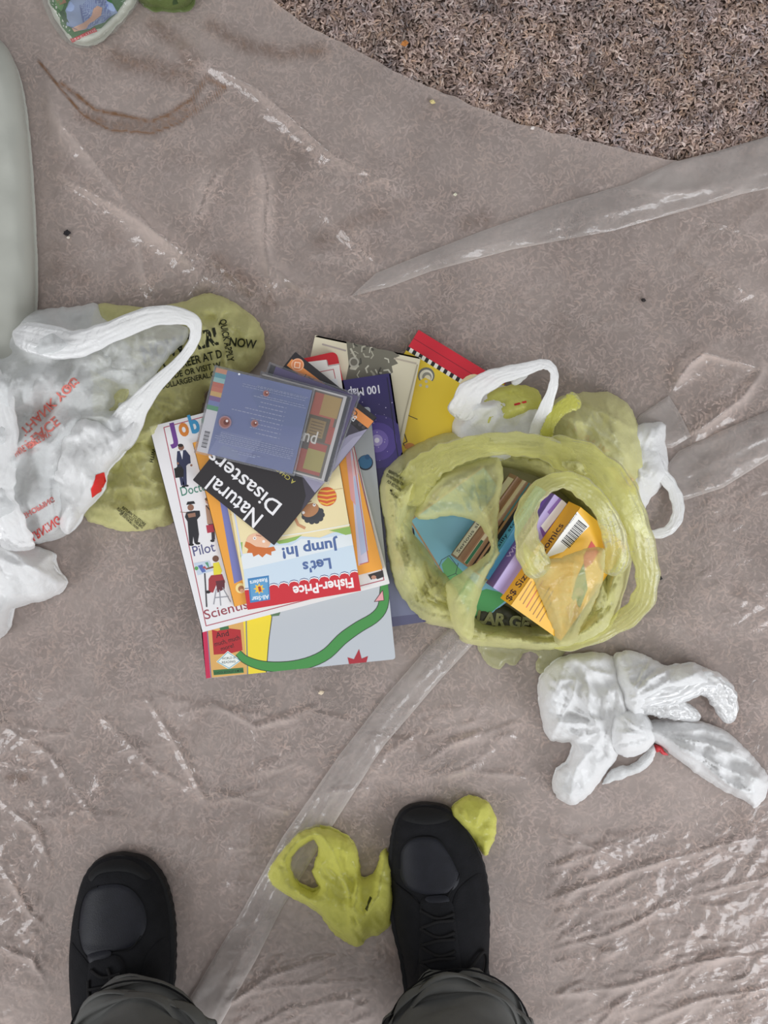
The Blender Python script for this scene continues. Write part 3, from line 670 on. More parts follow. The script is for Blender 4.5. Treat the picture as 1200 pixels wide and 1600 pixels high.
# scientist seated on a stool at an easel
t.disc((337, 873), 5, (112, 74, 58)); t.poly([(333, 880), (342, 878), (347, 892), (343, 902), (334, 900)], (228, 214, 60)); t.poly([(330, 899), (347, 897), (352, 910), (338, 914), (333, 926), (326, 925), (326, 905)], (160, 50, 56)); t.poly([(337, 908), (351, 906), (351, 920), (340, 926)], (96, 40, 50)); t.disc((325, 925), 4, (34, 26, 30), 2.4)
for a, b in (((338, 920), (334, 944)), ((348, 918), (360, 940)), ((343, 922), (345, 946)), ((336, 934), (357, 932))): t.line([a, b], 1.4, (150, 150, 158))
t.poly([(303, 880), (327, 876), (333, 892), (309, 899)], (196, 208, 224)); t.poly([(309, 884), (316, 882), (322, 893), (316, 895)], (90, 110, 176)); t.poly([(320, 879), (325, 878), (328, 890)], (88, 150, 120)); t.disc((307, 888), 3, (90, 160, 90)); t.line([(320, 896), (323, 948)], 2, (60, 58, 64)); t.line([(333, 886), (322, 889)], 2.5, (120, 80, 62)); t.poly([(316, 887), (320, 884), (324, 890)], (180, 80, 90))
t.poly([(575, 898), (598, 891), (600, 901), (590, 905), (585, 902), (580, 906)], (50, 44, 48)); t.disc((584, 902), 4, (190, 140, 120), 3)
mb.build('cover', INK, r)
# --- orange framed book
r, t, _, mb = book('paperback_book', 'orange framed thin paperback showing either side of the red-banded reader', (366, 948), (598, 889), (308, 690), (.073, .073, .073), .004, (238, 164, 62), spine='L')
t.poly([(372, 942), (384, 921), (345, 770), (340, 690), (536, 650), (586, 879), (384, 920)], (238, 164, 62)); t.poly([(357, 904), (372, 921), (385, 916), (350, 768), (328, 772)], (238, 164, 62))
t.poly([(366, 912), (380, 905), (352, 778), (343, 780)], (120, 124, 184)); t.poly([(379, 905), (388, 903), (358, 776), (352, 777)], (232, 210, 150))
for i in range(8): t.disc((363 + i * 3.5, 795 + i * 14), 2.6, (234, 184, 90), n=6); t.disc((358 + i * 3.3, 790 + i * 14), 1.4, (234, 184, 90), n=6)
t.poly([(545, 700), (554, 698), (576, 878), (560, 884)], (206, 198, 216)); t.poly([(553, 742), (562, 770), (570, 820), (575, 860), (564, 868), (556, 800)], (176, 186, 214)); t.poly([(550, 720), (556, 712), (560, 740), (552, 745)], (226, 190, 190)); t.poly([(538, 690), (546, 690), (556, 790), (548, 780)], (222, 160, 160))
t.line([(549, 692), (576, 878), (562, 882)], 1.2, (190, 90, 90)); t.disc((376, 919), 8, (246, 222, 150)); t.disc((377, 920), 5, (170, 110, 70)); t.disc((378, 923), 3.2, (226, 170, 130))
mb.build('cover', INK, r)
# --- Let's Jump In
r, t, _, mb = book('paperback_book', 'small early reader with red scalloped band and upside-down title about jumping in', (387, 953), (564, 923), (346, 722), (.079, .079, .079), .003, (240, 224, 176), spine='R', spine_col=(206, 40, 52))
t.poly([(378, 868), (398, 860), (420, 848), (450, 848), (470, 838), (500, 840), (520, 832), (552, 828), (566, 925), (387, 955)], (206, 222, 236)); t.poly([(376, 866), (400, 862), (432, 852), (455, 852), (470, 842), (500, 842), (556, 832), (558, 850), (380, 890)], (228, 234, 238))
t.poly([(374, 848), (379, 847), (378, 866), (376, 872)], (150, 186, 96)); t.poly([(431, 846), (472, 836), (462, 844), (450, 848), (436, 850)], (150, 186, 96)); t.poly([(514, 829), (549, 822), (550, 834), (540, 836), (528, 832)], (150, 186, 96)); t.line([(436, 838), (480, 832), (546, 820)], 1.6, (240, 240, 232)); t.line([(498, 769), (542, 762)], 1, (210, 180, 130)); t.line([(366, 800), (378, 868)], 2.5, (206, 214, 236))
# red band with scallops
band = [(382, 921)]
for i in range(9):
    x0 = 420 + i * 15.8; 
    for q in range(5): a = math.pi * (q / 4); band.append((x0 + 7.9 - 7.9 * math.cos(a), 917.5 - i * 2.55 - 5 * math.sin(a)))
t.poly([(p[0], p[1] - 1.8) for p in band] + [(566, 925), (387, 955)], (70, 80, 130)); t.poly([(p[0], p[1] - .6) for p in band] + [(566, 925), (387, 955)], (244, 240, 242)); t.poly([(p[0], p[1] + 1.2) for p in band] + [(566, 925), (387, 955)], (206, 38, 52))
t.text('Fisher-Price', (551, 903), (457, 917), 20, (246, 240, 240), .03)
t.text("Let's", (516, 872), (472, 879), 22, (84, 108, 160), .03); t.text('Jump In!', (528, 843), (440, 857), 22, (84, 108, 160), .03)
t.poly([(387, 904), (420, 899), (422, 937), (391, 942)], (66, 130, 186)); t.poly([(390, 907), (418, 902), (420, 935), (393, 939)], (96, 160, 206))
star = [(405 + (9 if i % 2 == 0 else 5) * math.cos(i * math.pi / 8), 920 + (9 if i % 2 == 0 else 5) * math.sin(i * math.pi / 8)) for i in range(16)]
t.poly(star, (244, 196, 70)); t.text('1', (407, 916), (403, 917), 11, (176, 60, 40)); t.text('All-Star', (420, 929), (393, 933), 9, (238, 240, 244), .02); t.text('Readers', (417, 903), (390, 908), 8.5, (238, 240, 244), .02)
# upside-down children and the striped ball
t.disc((404, 846), 19, (238, 192, 160), 13, a=.15); t.poly([(384, 846), (382, 854), (388, 858), (386, 864), (394, 864), (396, 870), (404, 866), (410, 871), (416, 865), (424, 868), (424, 862), (431, 860), (428, 854), (416, 856), (400, 854), (390, 848)], (206, 112, 52)); t.disc((398, 841), 2.6, (246, 240, 236)); t.disc((398, 841), 1, (40, 30, 30)); t.disc((412, 846), 2.2, (246, 240, 236)); t.line([(400, 836), (408, 838)], 1, (170, 90, 70))
t.disc((489, 803), 15, (60, 62, 66), 12, a=-.3)
for a in range(9): t.disc((489 + 14 * math.cos(a * .55 - .5), 804 + 11 * math.sin(a * .55 - .5)), 4.5, (62, 64, 70))
t.disc((485, 797), 14, (182, 128, 88), 10, a=-.5); t.disc((491, 789), 2.4, (246, 240, 236)); t.disc((474, 801), 2.4, (246, 240, 236)); t.disc((491, 788.5), 1, (40, 30, 30)); t.line([(461, 809), (466, 820), (476, 825)], 4, (206, 150, 110)); t.line([(480, 786), (487, 783)], 1, (120, 60, 50))
t.disc((511, 776), 15, (214, 92, 52)); 
for q in (-9, -3, 3, 9): t.line([(511 - math.sqrt(200 - q * q), 776 + q), (511, 778 + q * 1.15), (511 + math.sqrt(200 - q * q), 775 + q)], 2.2, (238, 186, 70))
mb.build('cover', INK, r)
# --- Natural Disasters
r, t, _, mb = book('paperback_book', 'black paperback lettered Natural Disasters with an orange stripe near its far end', (301, 750), (428, 852), (462, 550), (.090, .088, .094), .006, (38, 34, 38), spine='R', spine_col=(52, 50, 58))
t.poly([(470, 735), (535, 650), (580, 690), (510, 765), (470, 800), (478, 775)], (66, 62, 74)); t.poly([(470, 740), (545, 680), (580, 668), (530, 730), (492, 770)], (152, 148, 170)); t.poly([(500, 735), (552, 684), (566, 680), (520, 735)], (170, 166, 188))
for i in range(30): x = rng.uniform(0, 1); q = rng.uniform(0, 1); t.disc((500 + 80 * x, 610 + 60 * x + 20 * q), rng.uniform(2, 5), [(50, 46, 50), (72, 66, 68), (30, 28, 32)][i % 3], n=6)
t.poly([(448, 571), (456, 561), (590, 663), (581, 674)], (222, 140, 74)); t.text('CAROLINE ROWLEY', (560, 645), (475, 583), 11, (60, 44, 36), .02)
t.disc((465, 570), 10, (238, 178, 140)); t.disc((465, 570), 8.5, (216, 132, 84)); t.line([(461, 566), (469, 567), (468, 575), (460, 574)], 1.2, (244, 214, 190), True)
t.text('Natural', (412, 806), (335, 743), 34, (240, 238, 240), .01, mid=True); t.text('Disasters', (441, 788), (334, 702), 31, (240, 238, 240), .01)
t.text('A CHAPTER BOOK', (462, 752), (398, 700), 9, (206, 196, 96), .0); t.text('ER', (558, 652), (552, 647), 12, (226, 226, 230), .02)
mb.build('cover', INK, r)

# ---------------------------------------------------------------- CD cases
def cd(label, BL, BR, TL, z, inlay, th=0.0095, tray=True):
    z = (z,) * 3 if not isinstance(z, tuple) else z
    a = W(*BL, z[0]); b = W(*BR, z[1]); c = W(*TL, z[2]); u = b - a; w_ = u.length; u.normalize(); v = c - a; h_ = v.length; v -= u * v.dot(u); v.normalize(); n = u.cross(v)
    root = empty('cd_case', a - n * th, label, 'CD case', 'CD cases fanned on the books')
    mb = Mesh(); t_ = .0011
    mb.box(a - n * t_, u * w_, v * h_, n * t_, (200, 205, 215)); mb.box(a - n * th, u * w_, v * h_, n * t_, (200, 205, 215))
    for o, p, q in ((a, u * t_, v * h_), (a + u * (w_ - t_), u * t_, v * h_), (a, u * w_, v * t_), (a + v * (h_ - t_), u * w_, v * t_)): mb.box(o - n * (th - t_), p, q, n * (th - 2 * t_), (200, 205, 215))
    mb.build('case_shell', CASE, root)
    ib = Mesh(); e = .0025
    o = a + u * e + v * e - n * (t_ + .0008); ib.box(o - n * .0006, u * (w_ - 2 * e), v * (h_ - 2 * e), n * .0006, (235, 235, 238))
    pl = Plane(o, u, v, w_ - 2 * e, h_ - 2 * e, ib); inlay(pl); ib.build('printed_inlay', INK, root)
    if tray:
        tb = Mesh(); o2 = o - n * (th - .0042); tb.box(o2, u * (w_ - 2 * e), v * (h_ - 2 * e), n * .0028, (30, 30, 34)); tb.build('disc_tray', BLACKP, root)
    return root
def inlay_purple(p):
    p.frac([(0, 0), (1, 0), (1, 1), (0, 1)], (98, 82, 138)); p.frac([(0, 0), (.06, 0), (.06, 1), (0, 1)], (30, 28, 34))
    for i in range(14): p.frac([(.1 + .06 * i, .86), (.14 + .06 * i, .86), (.14 + .06 * i, .9), (.1 + .06 * i, .9)], (150, 130, 180))
cd('clear CD case with purple sleeve, lowest of the three fanned cases', (372, 700), (514, 752), (417, 564), (.101, .101, .103), inlay_purple)
def inlay_patch(p):
    p.frac([(0, 0), (1, 0), (1, 1), (0, 1)], (228, 224, 222)); p.frac([(0, .02), (.93, .02), (.93, .98), (0, .98)], (122, 112, 98))
    p.frac([(.6, .04), (.9, .04), (.9, .4), (.6, .4)], (190, 92, 72)); p.frac([(.7, .08), (.9, .08), (.9, .32), (.7, .32)], (190, 176, 96)); p.frac([(.62, .62), (.9, .62), (.9, .96), (.62, .96)], (198, 110, 88)); p.frac([(.72, .72), (.92, .72), (.92, .96), (.72, .96)], (196, 164, 96))
    p.frac([(.6, .42), (.86, .42), (.86, .7), (.6, .7)], (108, 96, 70)); p.frac([(.64, .46), (.82, .46), (.82, .66), (.64, .66)], (168, 140, 84))
    for i in range(5): p.frac([(.66, .48 + .035 * i), (.8, .48 + .035 * i), (.8, .49 + .035 * i), (.66, .49 + .035 * i)], (112, 88, 50))
    p.frac([(.86, .42), (.93, .42), (.93, .62), (.86, .62)], (190, 92, 72)); p.frac([(.6, .3), (.7, .3), (.7, .4), (.6, .4)], (90, 80, 70))
    p.text('and', (463, 686), (493, 694), 26, (244, 240, 232), .01)
    p.frac([(.965, 0), (1, 0), (1, 1), (.965, 1)], (40, 40, 44))
cd('clear CD case with patchwork coloured cover, middle of the three fanned cases', (370, 718), (513, 757), (409, 580), (.112, .112, .113), inlay_patch)
def inlay_blue(p):
    p.frac([(0, 0), (1, 0), (1, 1), (0, 1)], (122, 134, 182)); p.frac([(.12, .0), (.5, .0), (.62, .3), (.2, .3)], (140, 150, 194)); p.frac([(.6, .5), (1, .55), (1, .9), (.5, 1), (.4, .8)], (116, 130, 176)); p.frac([(.2, .02), (.45, .02), (.4, .12), (.25, .14)], (146, 156, 192))
    cs = [(228, 160, 122), (96, 172, 184), (170, 214, 210), (216, 116, 88), (222, 128, 96), (232, 190, 110), (140, 100, 160), (132, 144, 200), (96, 168, 122)]
    p.frac([(0, 0), (.115, 0), (.115, 1), (0, 1)], (236, 234, 238))
    for i, c in enumerate(cs): p.frac([(0, 1 - .055 * (i + 1)), (.115, 1 - .055 * (i + 1)), (.115, 1 - .055 * i), (0, 1 - .055 * i)], c)
    for i in range(14): p.frac([(.035, .06 + i * .0145), (.09, .06 + i * .0145), (.09, .06 + i * .0145 + (.006 if i % 3 else .011)), (.035, .06 + i * .0145 + (.006 if i % 3 else .011))], (46, 44, 52))
    W_ = (206, 210, 228); f = .0035
    for i in range(9):
        y = .36 + i * .052; L_ = [.2, .28, .26, .3, .5, .38, .24, .22, .3][i]
        p.frac([(.78, y), (.785, y), (.785, y + .012), (.78, y + .012)], W_); x = .76
        while x > .76 - L_: dx = rng.uniform(.012, .04); p.frac([(x - dx, y), (x, y), (x, y + .009), (x - dx, y + .009)], (188, 194, 218)); x -= dx + .01
    for y, a, b in ((.9, .45, .95), (.885, .3, .95), (.86, .3, .95), (.8, .5, .96), (.775, .45, .96), (.27, .2, .94), (.245, .2, .94), (.225, .15, .94), (.2, .15, .94), (.18, .2, .94), (.16, .2, .92), (.1, .35, .62), (.08, .42, .6)):
        x = a
        while x < b: dx = rng.uniform(.012, .04); p.frac([(x, y), (x + dx, y), (x + dx, y + .007), (x, y + .007)], (176, 184, 212)); x += dx + .009
    for (x, y, r_) in ((352, 660, 10), (398, 662, 6), (416, 615, 5)):
        p.disc((x, y), r_, (150, 120, 128), r_); p.disc((x, y), r_ * .8, (140, 92, 84)); p.disc((x + r_ * .2, y), r_ * .45, (100, 56, 52)); p.disc((x + r_ * .3, y - r_ * .2), r_ * .2, (220, 210, 210))
    p.disc((374, 585), 1.6, (236, 238, 245))
cd('clear CD case with blue track-list back and rainbow strip, topmost of the three cases', (303, 707), (459, 744), (338, 571), (.124, .124, .124), inlay_blue)

# ================================================================ SMALL CRUMBS
def crumb(px, py, r, col, label, z=0.0135, cat='crumb'):
    bm = bmesh.new(); bmesh.ops.create_icosphere(bm, subdivisions=2, radius=1)
    for v in bm.verts:
        k = 1 + .35 * math.sin(v.co.x * 5 + px) * math.cos(v.co.y * 4 + py); v.co = Vector((v.co.x * r * S * k, v.co.y * r * S * k * .8, v.co.z * r * S * .5 * k))
    me = bpy.data.meshes.new('crumb'); bm.to_mesh(me); bm.free()
    o = link('crumb', me, principled('crumb_%d' % px, col, .8), smooth=False); o.location = W(px, py, z + r * S * .3); tag(o, label, cat)
crumb(104, 364, 5.5, (34, 30, 34), 'black crumb on the clear sheet at far left above the white bag', .0165)
crumb(107, 371, 2.5, (226, 218, 206), 'tiny white speck touching the black crumb at far left', .0165)
crumb(1030, 903, 4.5, (28, 28, 28), 'black crumb on the clear sheet just right of the bag of books', .0155)
crumb(1005, 469, 3.6, (40, 34, 34), 'small dark speck on the clear sheet at upper right', .0155)
crumb(632, 68, 5.5, (192, 124, 62), 'orange crumb lying on the bare carpet', .0085)
crumb(676, 159, 4, (216, 200, 140), 'pale yellow crumb on the sheet near its upper edge', .0155)
crumb(832, 200, 3.2, (226, 216, 210), 'small white speck near the upper right edge of the sheet', .0155)
crumb(502, 1082, 4.2, (224, 206, 180), 'pale flat crumb on the sheet below the grey picture book', .0165)
crumb(711, 304, 3, (216, 212, 190), 'tiny pale speck on the sheet just above the long fold', .0155)

# ================================================================ BAGS
def bag(px, py, label, name='plastic_bag', z=.0125, group=None):
    return empty(name, W(px, py, z), label, 'bag', group)
BK = (36, 40, 26); RED = (222, 128, 118)
HPI = math.pi
def fan(c, a0, a1, n, r0, r1, wd, h):
    out = []
    for i in range(n):
        a = math.radians(a0 + (a1 - a0) * i / max(1, n - 1) + rng.uniform(-4, 4)); r = r1 * rng.uniform(.7, 1.1)
        k = rng.uniform(-.12, .12)
        out.append(([(c[0] + r0 * math.cos(a), c[1] + r0 * math.sin(a)), (c[0] + (r0 + r) / 2 * math.cos(a + k), c[1] + (r0 + r) / 2 * math.sin(a + k)), (c[0] + r * math.cos(a), c[1] + r * math.sin(a))], wd * rng.uniform(.7, 1.2), h * rng.uniform(.6, 1.1) * (1 if i % 2 else -.5)))
    return out

# --- pale bag at the left edge
b = bag(-60, 300, 'big smooth pale greenish-white bag cut off by the left edge of the photo')
f = Film([(-180, -20), (-60, 10), (0, 62), (22, 95), (36, 145), (46, 230), (52, 320), (56, 420), (54, 500), (45, 580), (-60, 620), (-180, 600)], H=.05, edge=42, noise=(.0015, 120), ang=1.4, rough_edge=.5, lump=.05)
f.mesh('bag_body', PALE, b, step=4)

# --- top left: picture book in a clear bag, green bag
b = empty('paperback_book', W(140, 0, .0125), 'paperback showing child in blue overalls, inside the clear bag at top left', 'book')
f = Film([(55, -140), (62, -60), (76, 5), (95, 44), (116, 67), (145, 67), (178, 42), (212, 0), (232, -60), (240, -140)], H=.020, edge=12, noise=(.0006, 60), smooth_outline=True)
PAPER = principled('pale_book_edge', (200, 202, 190), .5); f.mesh('cover', PAPER, b)
f.print_on('cover_print', [('poly', [(70, -100), (78, 5), (97, 42), (113, 62), (124, 62), (158, 44), (184, 18), (206, -14), (225, -80)], (70, 112, 66)),], b, add=.0004)
f.print_on('cover_picture', [('poly', [(84, -2), (94, -10), (100, 8), (96, 18), (90, 12)], (110, 150, 96)), ('poly', [(92, 20), (100, 14), (108, 36), (102, 38)], (52, 88, 52)),
  ('poly', [(102, 16), (108, 2), (122, -8), (150, -14), (176, 6), (184, 20), (166, 34), (140, 45), (124, 48), (104, 40)], (150, 166, 200)),
  ('poly', [(124, 8), (146, -10), (168, 2), (176, 22), (160, 36), (136, 46), (130, 36)], (108, 122, 172)), ('poly', [(148, -40), (190, -40), (180, -6), (160, -4)], (206, 196, 196)), ('poly', [(84, -6), (98, -8), (104, 4), (92, 8)], (176, 126, 96))], b, add=.0007)
f.print_on('cover_details', [('poly', [(112, 44), (130, 36), (143, 25), (146, 14), (152, 9), (160, 12), (158, 24), (148, 32), (134, 45), (116, 50)], (214, 170, 148)),
  ('poly', [(109, 61), (148, 43), (152, 49), (113, 67)], (206, 30, 46)), ('text', 'S C H O L A S T I C', (114, 65), (150, 48), 4.5, (244, 220, 220))], b, add=.001)
b = bag(140, -20, 'clear bag wrapped tightly round the book at top left')
f2 = Film([(45, -150), (52, -60), (68, 8), (90, 50), (114, 72), (147, 72), (184, 46), (218, 0), (242, -60), (250, -150)], H=.027, edge=14, noise=(.002, 40), floor=.012)
f2.mesh('bag_body', CLEARBAG, b, double=False)
b = bag(258, -30, 'green bag bottom with dark print, cut off by the top edge')
f = Film([(200, -120), (208, -20), (222, 6), (245, 13), (272, 16), (296, 8), (306, -20), (312, -120)], H=.035, edge=20, noise=(.003, 30), auto=(5, 1.5, .3, 50, 4, .004))
GB = film_mat('green_film', (108, 122, 72), .85, .97, gloss=.02, rough=.3); f.mesh('bag_body', GB, b)
f.print_on('bag_print', [('poly', [(268, -30), (276, -30), (278, 6), (270, 8)], (58, 76, 44)), ('poly', [(240, -30), (248, -30), (250, -4), (243, -2)], (80, 100, 52))], b)

# --- B: yellow bag with black hiring print, behind the white bag
b = bag(270, 650, 'yellow bag with black hiring print, behind the white bag left of the books')
f1 = Film([(150, 480), (190, 478), (240, 480), (290, 470), (320, 458), (352, 466), (380, 482), (405, 505), (414, 535), (405, 565), (380, 590), (345, 610), (322, 612), (318, 632), (300, 660), (262, 690), (220, 720), (180, 740), (150, 700), (140, 560)], base=.013, H=.052, edge=50, noise=(.014, 50), ang=.6,
          creases=[([(285, 490), (320, 510), (345, 560), (330, 610)], 7, .012), ([(300, 465), (350, 500), (400, 530)], 6, .010), ([(380, 560), (390, 500), (385, 485)], 4, .008), ([(180, 700), (250, 660), (315, 610)], 8, .012)], auto=(22, -.6, .9, 75, 4.5, .010), floor=.013)
f1.mesh('bag_body', YB, b)
f1.print_on('bag_print', [('text', 'NOW HIRI', (225, 566), (342, 537), 36, BK), ('text', 'START A CAREER AT D', (212, 592), (348, 558), 18, BK), ('text', 'SCAN CODE OR VISIT W', (225, 601), (346, 574), 13, BK), ('text', 'DG.DOLLARGENERAL.C', (236, 612), (336, 588), 12, BK),
    ('text', 'QUICK APPLY', (343, 500), (356, 566), 15, BK), ('text', 'NOW', (358, 540), (400, 545), 19, BK)], b, add=.003)
f3 = Film([(130, 700), (190, 650), (245, 640), (262, 690), (268, 760), (272, 812), (240, 826), (200, 830), (160, 822), (132, 806), (128, 750)], base=.013, H=.042, edge=38, noise=(.012, 42), ang=.4, auto=(24, .3, .9, 75, 4.5, .010), floor=.013,
          creases=[([(150, 790), (200, 800), (268, 790)], 6, .012), ([(180, 700), (210, 760), (260, 770)], 6, .012)])
f3.mesh('bag_bottom', YB, b)
f3.print_on('bag_print', [('text', 'PLEASE RECYCLE THIS BAG', (182, 796), (222, 826), 7, BK), ('text', 'RETURN TO STORE', (190, 794), (226, 822), 6, BK), ('text', 'WITH', (238, 700), (234, 722), 8, BK), ('text', 'KEEP AWAY FROM SMALL CHILDREN', (186, 803), (215, 828), 5, BK)], b, add=.003)

# --- A: white shopping bag at left
b = bag(90, 680, 'large crumpled white shopping bag with red print at the left edge, handle stretched right')
fa = Film([(-120, 560), (-60, 520), (0, 522), (30, 492), (75, 482), (128, 478), (150, 473), (165, 492), (205, 520), (240, 560), (238, 605), (215, 665), (185, 720), (166, 745), (158, 775), (128, 805), (104, 835), (60, 850), (20, 846), (-40, 860), (-120, 850)],
          holes=[], base=.013, H=.085, edge=75, noise=(.014, 70), ang=-.7, floor=.013,
          creases=[([(0, 540), (60, 545), (150, 530), (240, 500)], 9, .018), ([(30, 690), (80, 640), (110, 585), (120, 530)], 9, -.02), ([(110, 600), (190, 575), (235, 600)], 8, .016), ([(72, 700), (110, 655), (160, 650), (200, 660)], 8, .02),
                   ([(75, 740), (85, 800), (100, 835)], 7, .018), ([(150, 770), (120, 700), (90, 650)], 9, .014), ([(0, 710), (50, 700), (75, 700)], 8, -.02), ([(10, 580), (15, 640), (0, 700)], 9, .014), ([(165, 745), (180, 690), (230, 610)], 8, .014)],
          auto=(26, -.7, .9, 80, 5, .008))
fa.mesh('bag_body', WT, b)
fb = Film([(75, 700), (95, 660), (130, 650), (165, 660), (190, 665), (215, 650), (200, 700), (170, 735), (160, 770), (130, 805), (108, 835), (92, 820), (82, 780), (70, 740)], base=.075, H=.045, edge=35, noise=(.009, 45), ang=1.1, auto=(12, 1.2, .6, 70, 5, .007))
fb.mesh('front_fold', WB, b)
fb.print_on('bag_print', [('poly', [(150, 742), (163, 738), (166, 752), (158, 768), (144, 778), (142, 765)], (226, 52, 50))], b, add=.002)
fa.print_on('bag_print', [('text', 'THANK YOU', (30, 672), (115, 588), 20, RED, True), ('text', 'HAVE A NICE DAY', (20, 705), (75, 672), 15, RED, True), ('text', 'PLACE', (38, 690), (85, 650), 22, RED, True), ('text', 'FOR SHOPPING', (14, 816), (82, 776), 12, (214, 120, 116), True), ('text', 'WARNING', (30, 846), (90, 806), 19, (216, 84, 80), True), ('text', 'AT', (98, 606), (116, 590), 15, RED, True)], b, add=.0025)
ribbon('handle', [(20, 520, .09), (110, 538, .115), (170, 520, .13), (240, 494, .14), (296, 498, .14), (305, 525, .135), (285, 560, .125), (240, 605, .115), (205, 650, .10), (175, 700, .08)], [60, 44, 34, 30, 22, 17, 16, 24, 44, 66], WB, b, pleats=5, seed=1)
fh = Film([(110, 545), (160, 525), (225, 505), (285, 508), (292, 530), (262, 560), (232, 596), (190, 600), (140, 575)], base=.07, H=.03, edge=30, noise=(.007, 40), ang=-.4, auto=(8, -.3, .7, 60, 4, .006)); fh.mesh('back_panel', WT, b, double=False)
ribbon('handle', [(-60, 560, .10), (-10, 620, .10), (8, 700, .10), (0, 770, .10), (20, 830, .09), (30, 860, .07)], [70, 54, 44, 44, 50, 60], WB, b, pleats=4, seed=3)
b = bag(40, 910, 'small white bag end lying below the large white bag at left')
fc = Film([(-120, 830), (-20, 800), (15, 830), (45, 850), (80, 862), (86, 885), (103, 905), (100, 922), (75, 936), (40, 946), (18, 956), (12, 985), (-5, 1000), (-60, 1010), (-120, 960)], base=.013, H=.05, edge=40, noise=(.009, 50), ang=.6, auto=(16, .5, .5, 80, 5, .007), floor=.013,
          creases=[([(0, 850), (40, 880), (95, 912)], 6, .014), ([(10, 950), (60, 930), (98, 915)], 5, .008)])
fc.mesh('bag_body', WB, b)

# --- E: white bag behind the bag of books
b = bag(800, 640, 'white bag with upright looped handle, between the yellow picture book and bag of books')
fe = Film([(708, 690), (712, 650), (735, 615), (770, 600), (810, 610), (850, 640), (850, 690), (800, 720), (740, 730)], base=.027, H=.055, edge=40, noise=(.008, 45), ang=-.5, auto=(14, -.5, .4, 70, 4, .007)); fe.mesh('bag_body', WB, b)
ribbon('handle', [(715, 655, .07), (735, 615, .09), (775, 590, .105), (820, 577, .115), (850, 569, .12), (865, 580, .12), (864, 605, .115), (850, 645, .10), (838, 690, .08)], [50, 38, 28, 20, 15, 13, 14, 22, 40], WB, b, pleats=4, seed=5)
ribbon('handle', [(800, 600, .09), (822, 582, .105), (840, 566, .11)], [16, 11, 6], WT, b, pleats=3, seed=2, n=30)
fy = Film([(740, 630), (780, 605), (825, 603), (845, 618), (842, 640), (800, 655), (760, 668)], base=.05, H=.035, edge=20, noise=(.005, 35), auto=(6, -.3, .4, 50, 4, .005))
b2 = bag(790, 640, 'crumpled yellow film seen through the looped white handle'); fy.mesh('bag_body', YD, b2)
fy.print_on('bag_print', [('poly', [(803, 631), (822, 626), (823, 629), (804, 634)], (190, 40, 40))], b2)
b = bag(1020, 750, 'white bag with loops, flattened on the sheet right of the bag of books')
fr = Film([(950, 690), (985, 668), (1015, 660), (1040, 662), (1040, 690), (1045, 735), (1030, 765), (1010, 790), (1000, 830), (960, 800)], base=.013, H=.03, edge=25, noise=(.006, 40), ang=1.2, auto=(14, 1.2, .5, 60, 4, .006), floor=.013); fr.mesh('bag_body', WB, b)
ribbon('handle', [(1010, 700, .035), (1030, 735, .035), (1052, 765, .03), (1060, 800, .028), (1045, 828, .026), (1015, 834, .026), (1000, 820, .028), (998, 790, .03)], [34, 22, 20, 20, 17, 14, 16, 26], WB, b, pleats=4, seed=7)

# --- D: yellow knotted bag behind
b = bag(935, 690, 'yellow bag bulging over wrapped white contents, behind the bag of books at its upper right')
fd0 = Film([(862, 660), (885, 635), (925, 640), (960, 680), (985, 720), (1000, 750), (990, 775), (950, 760), (900, 720), (868, 690)], base=.015, H=.05, edge=30, noise=(.009, 40), ang=.6, auto=(14, .6, .5, 60, 4, .007)); fd0.mesh('white_wrapping', WB, b)
fd0.print_on('bag_print', [('text', 'THANK', (880, 665), (950, 715), 15, (214, 170, 170)), ('poly', [(940, 728), (985, 732), (1000, 750), (990, 772), (960, 756)], (226, 196, 140)), ('poly', [(944, 740), (965, 742), (952, 746)], (120, 60, 40))], b)
fd = Film([(848, 660), (852, 640), (872, 622), (905, 614), (950, 613), (980, 630), (995, 660), (1005, 700), (1008, 740), (1000, 772), (975, 775), (930, 770), (880, 735), (850, 700)], base=.015, H=.075, edge=45, noise=(.010, 55), ang=.9, auto=(14, .8, .5, 90, 5, .008), floor=.015,
          creases=fan((900, 618), 20, 100, 7, 10, 110, 5, .010)); fd.mesh('bag_body', YB, b, double=False)
ribbon('gathered_neck', [(905, 622, .09), (875, 640, .10), (858, 665, .10), (852, 690, .09)], [30, 22, 18, 24], YD, b, pleats=4, seed=2)

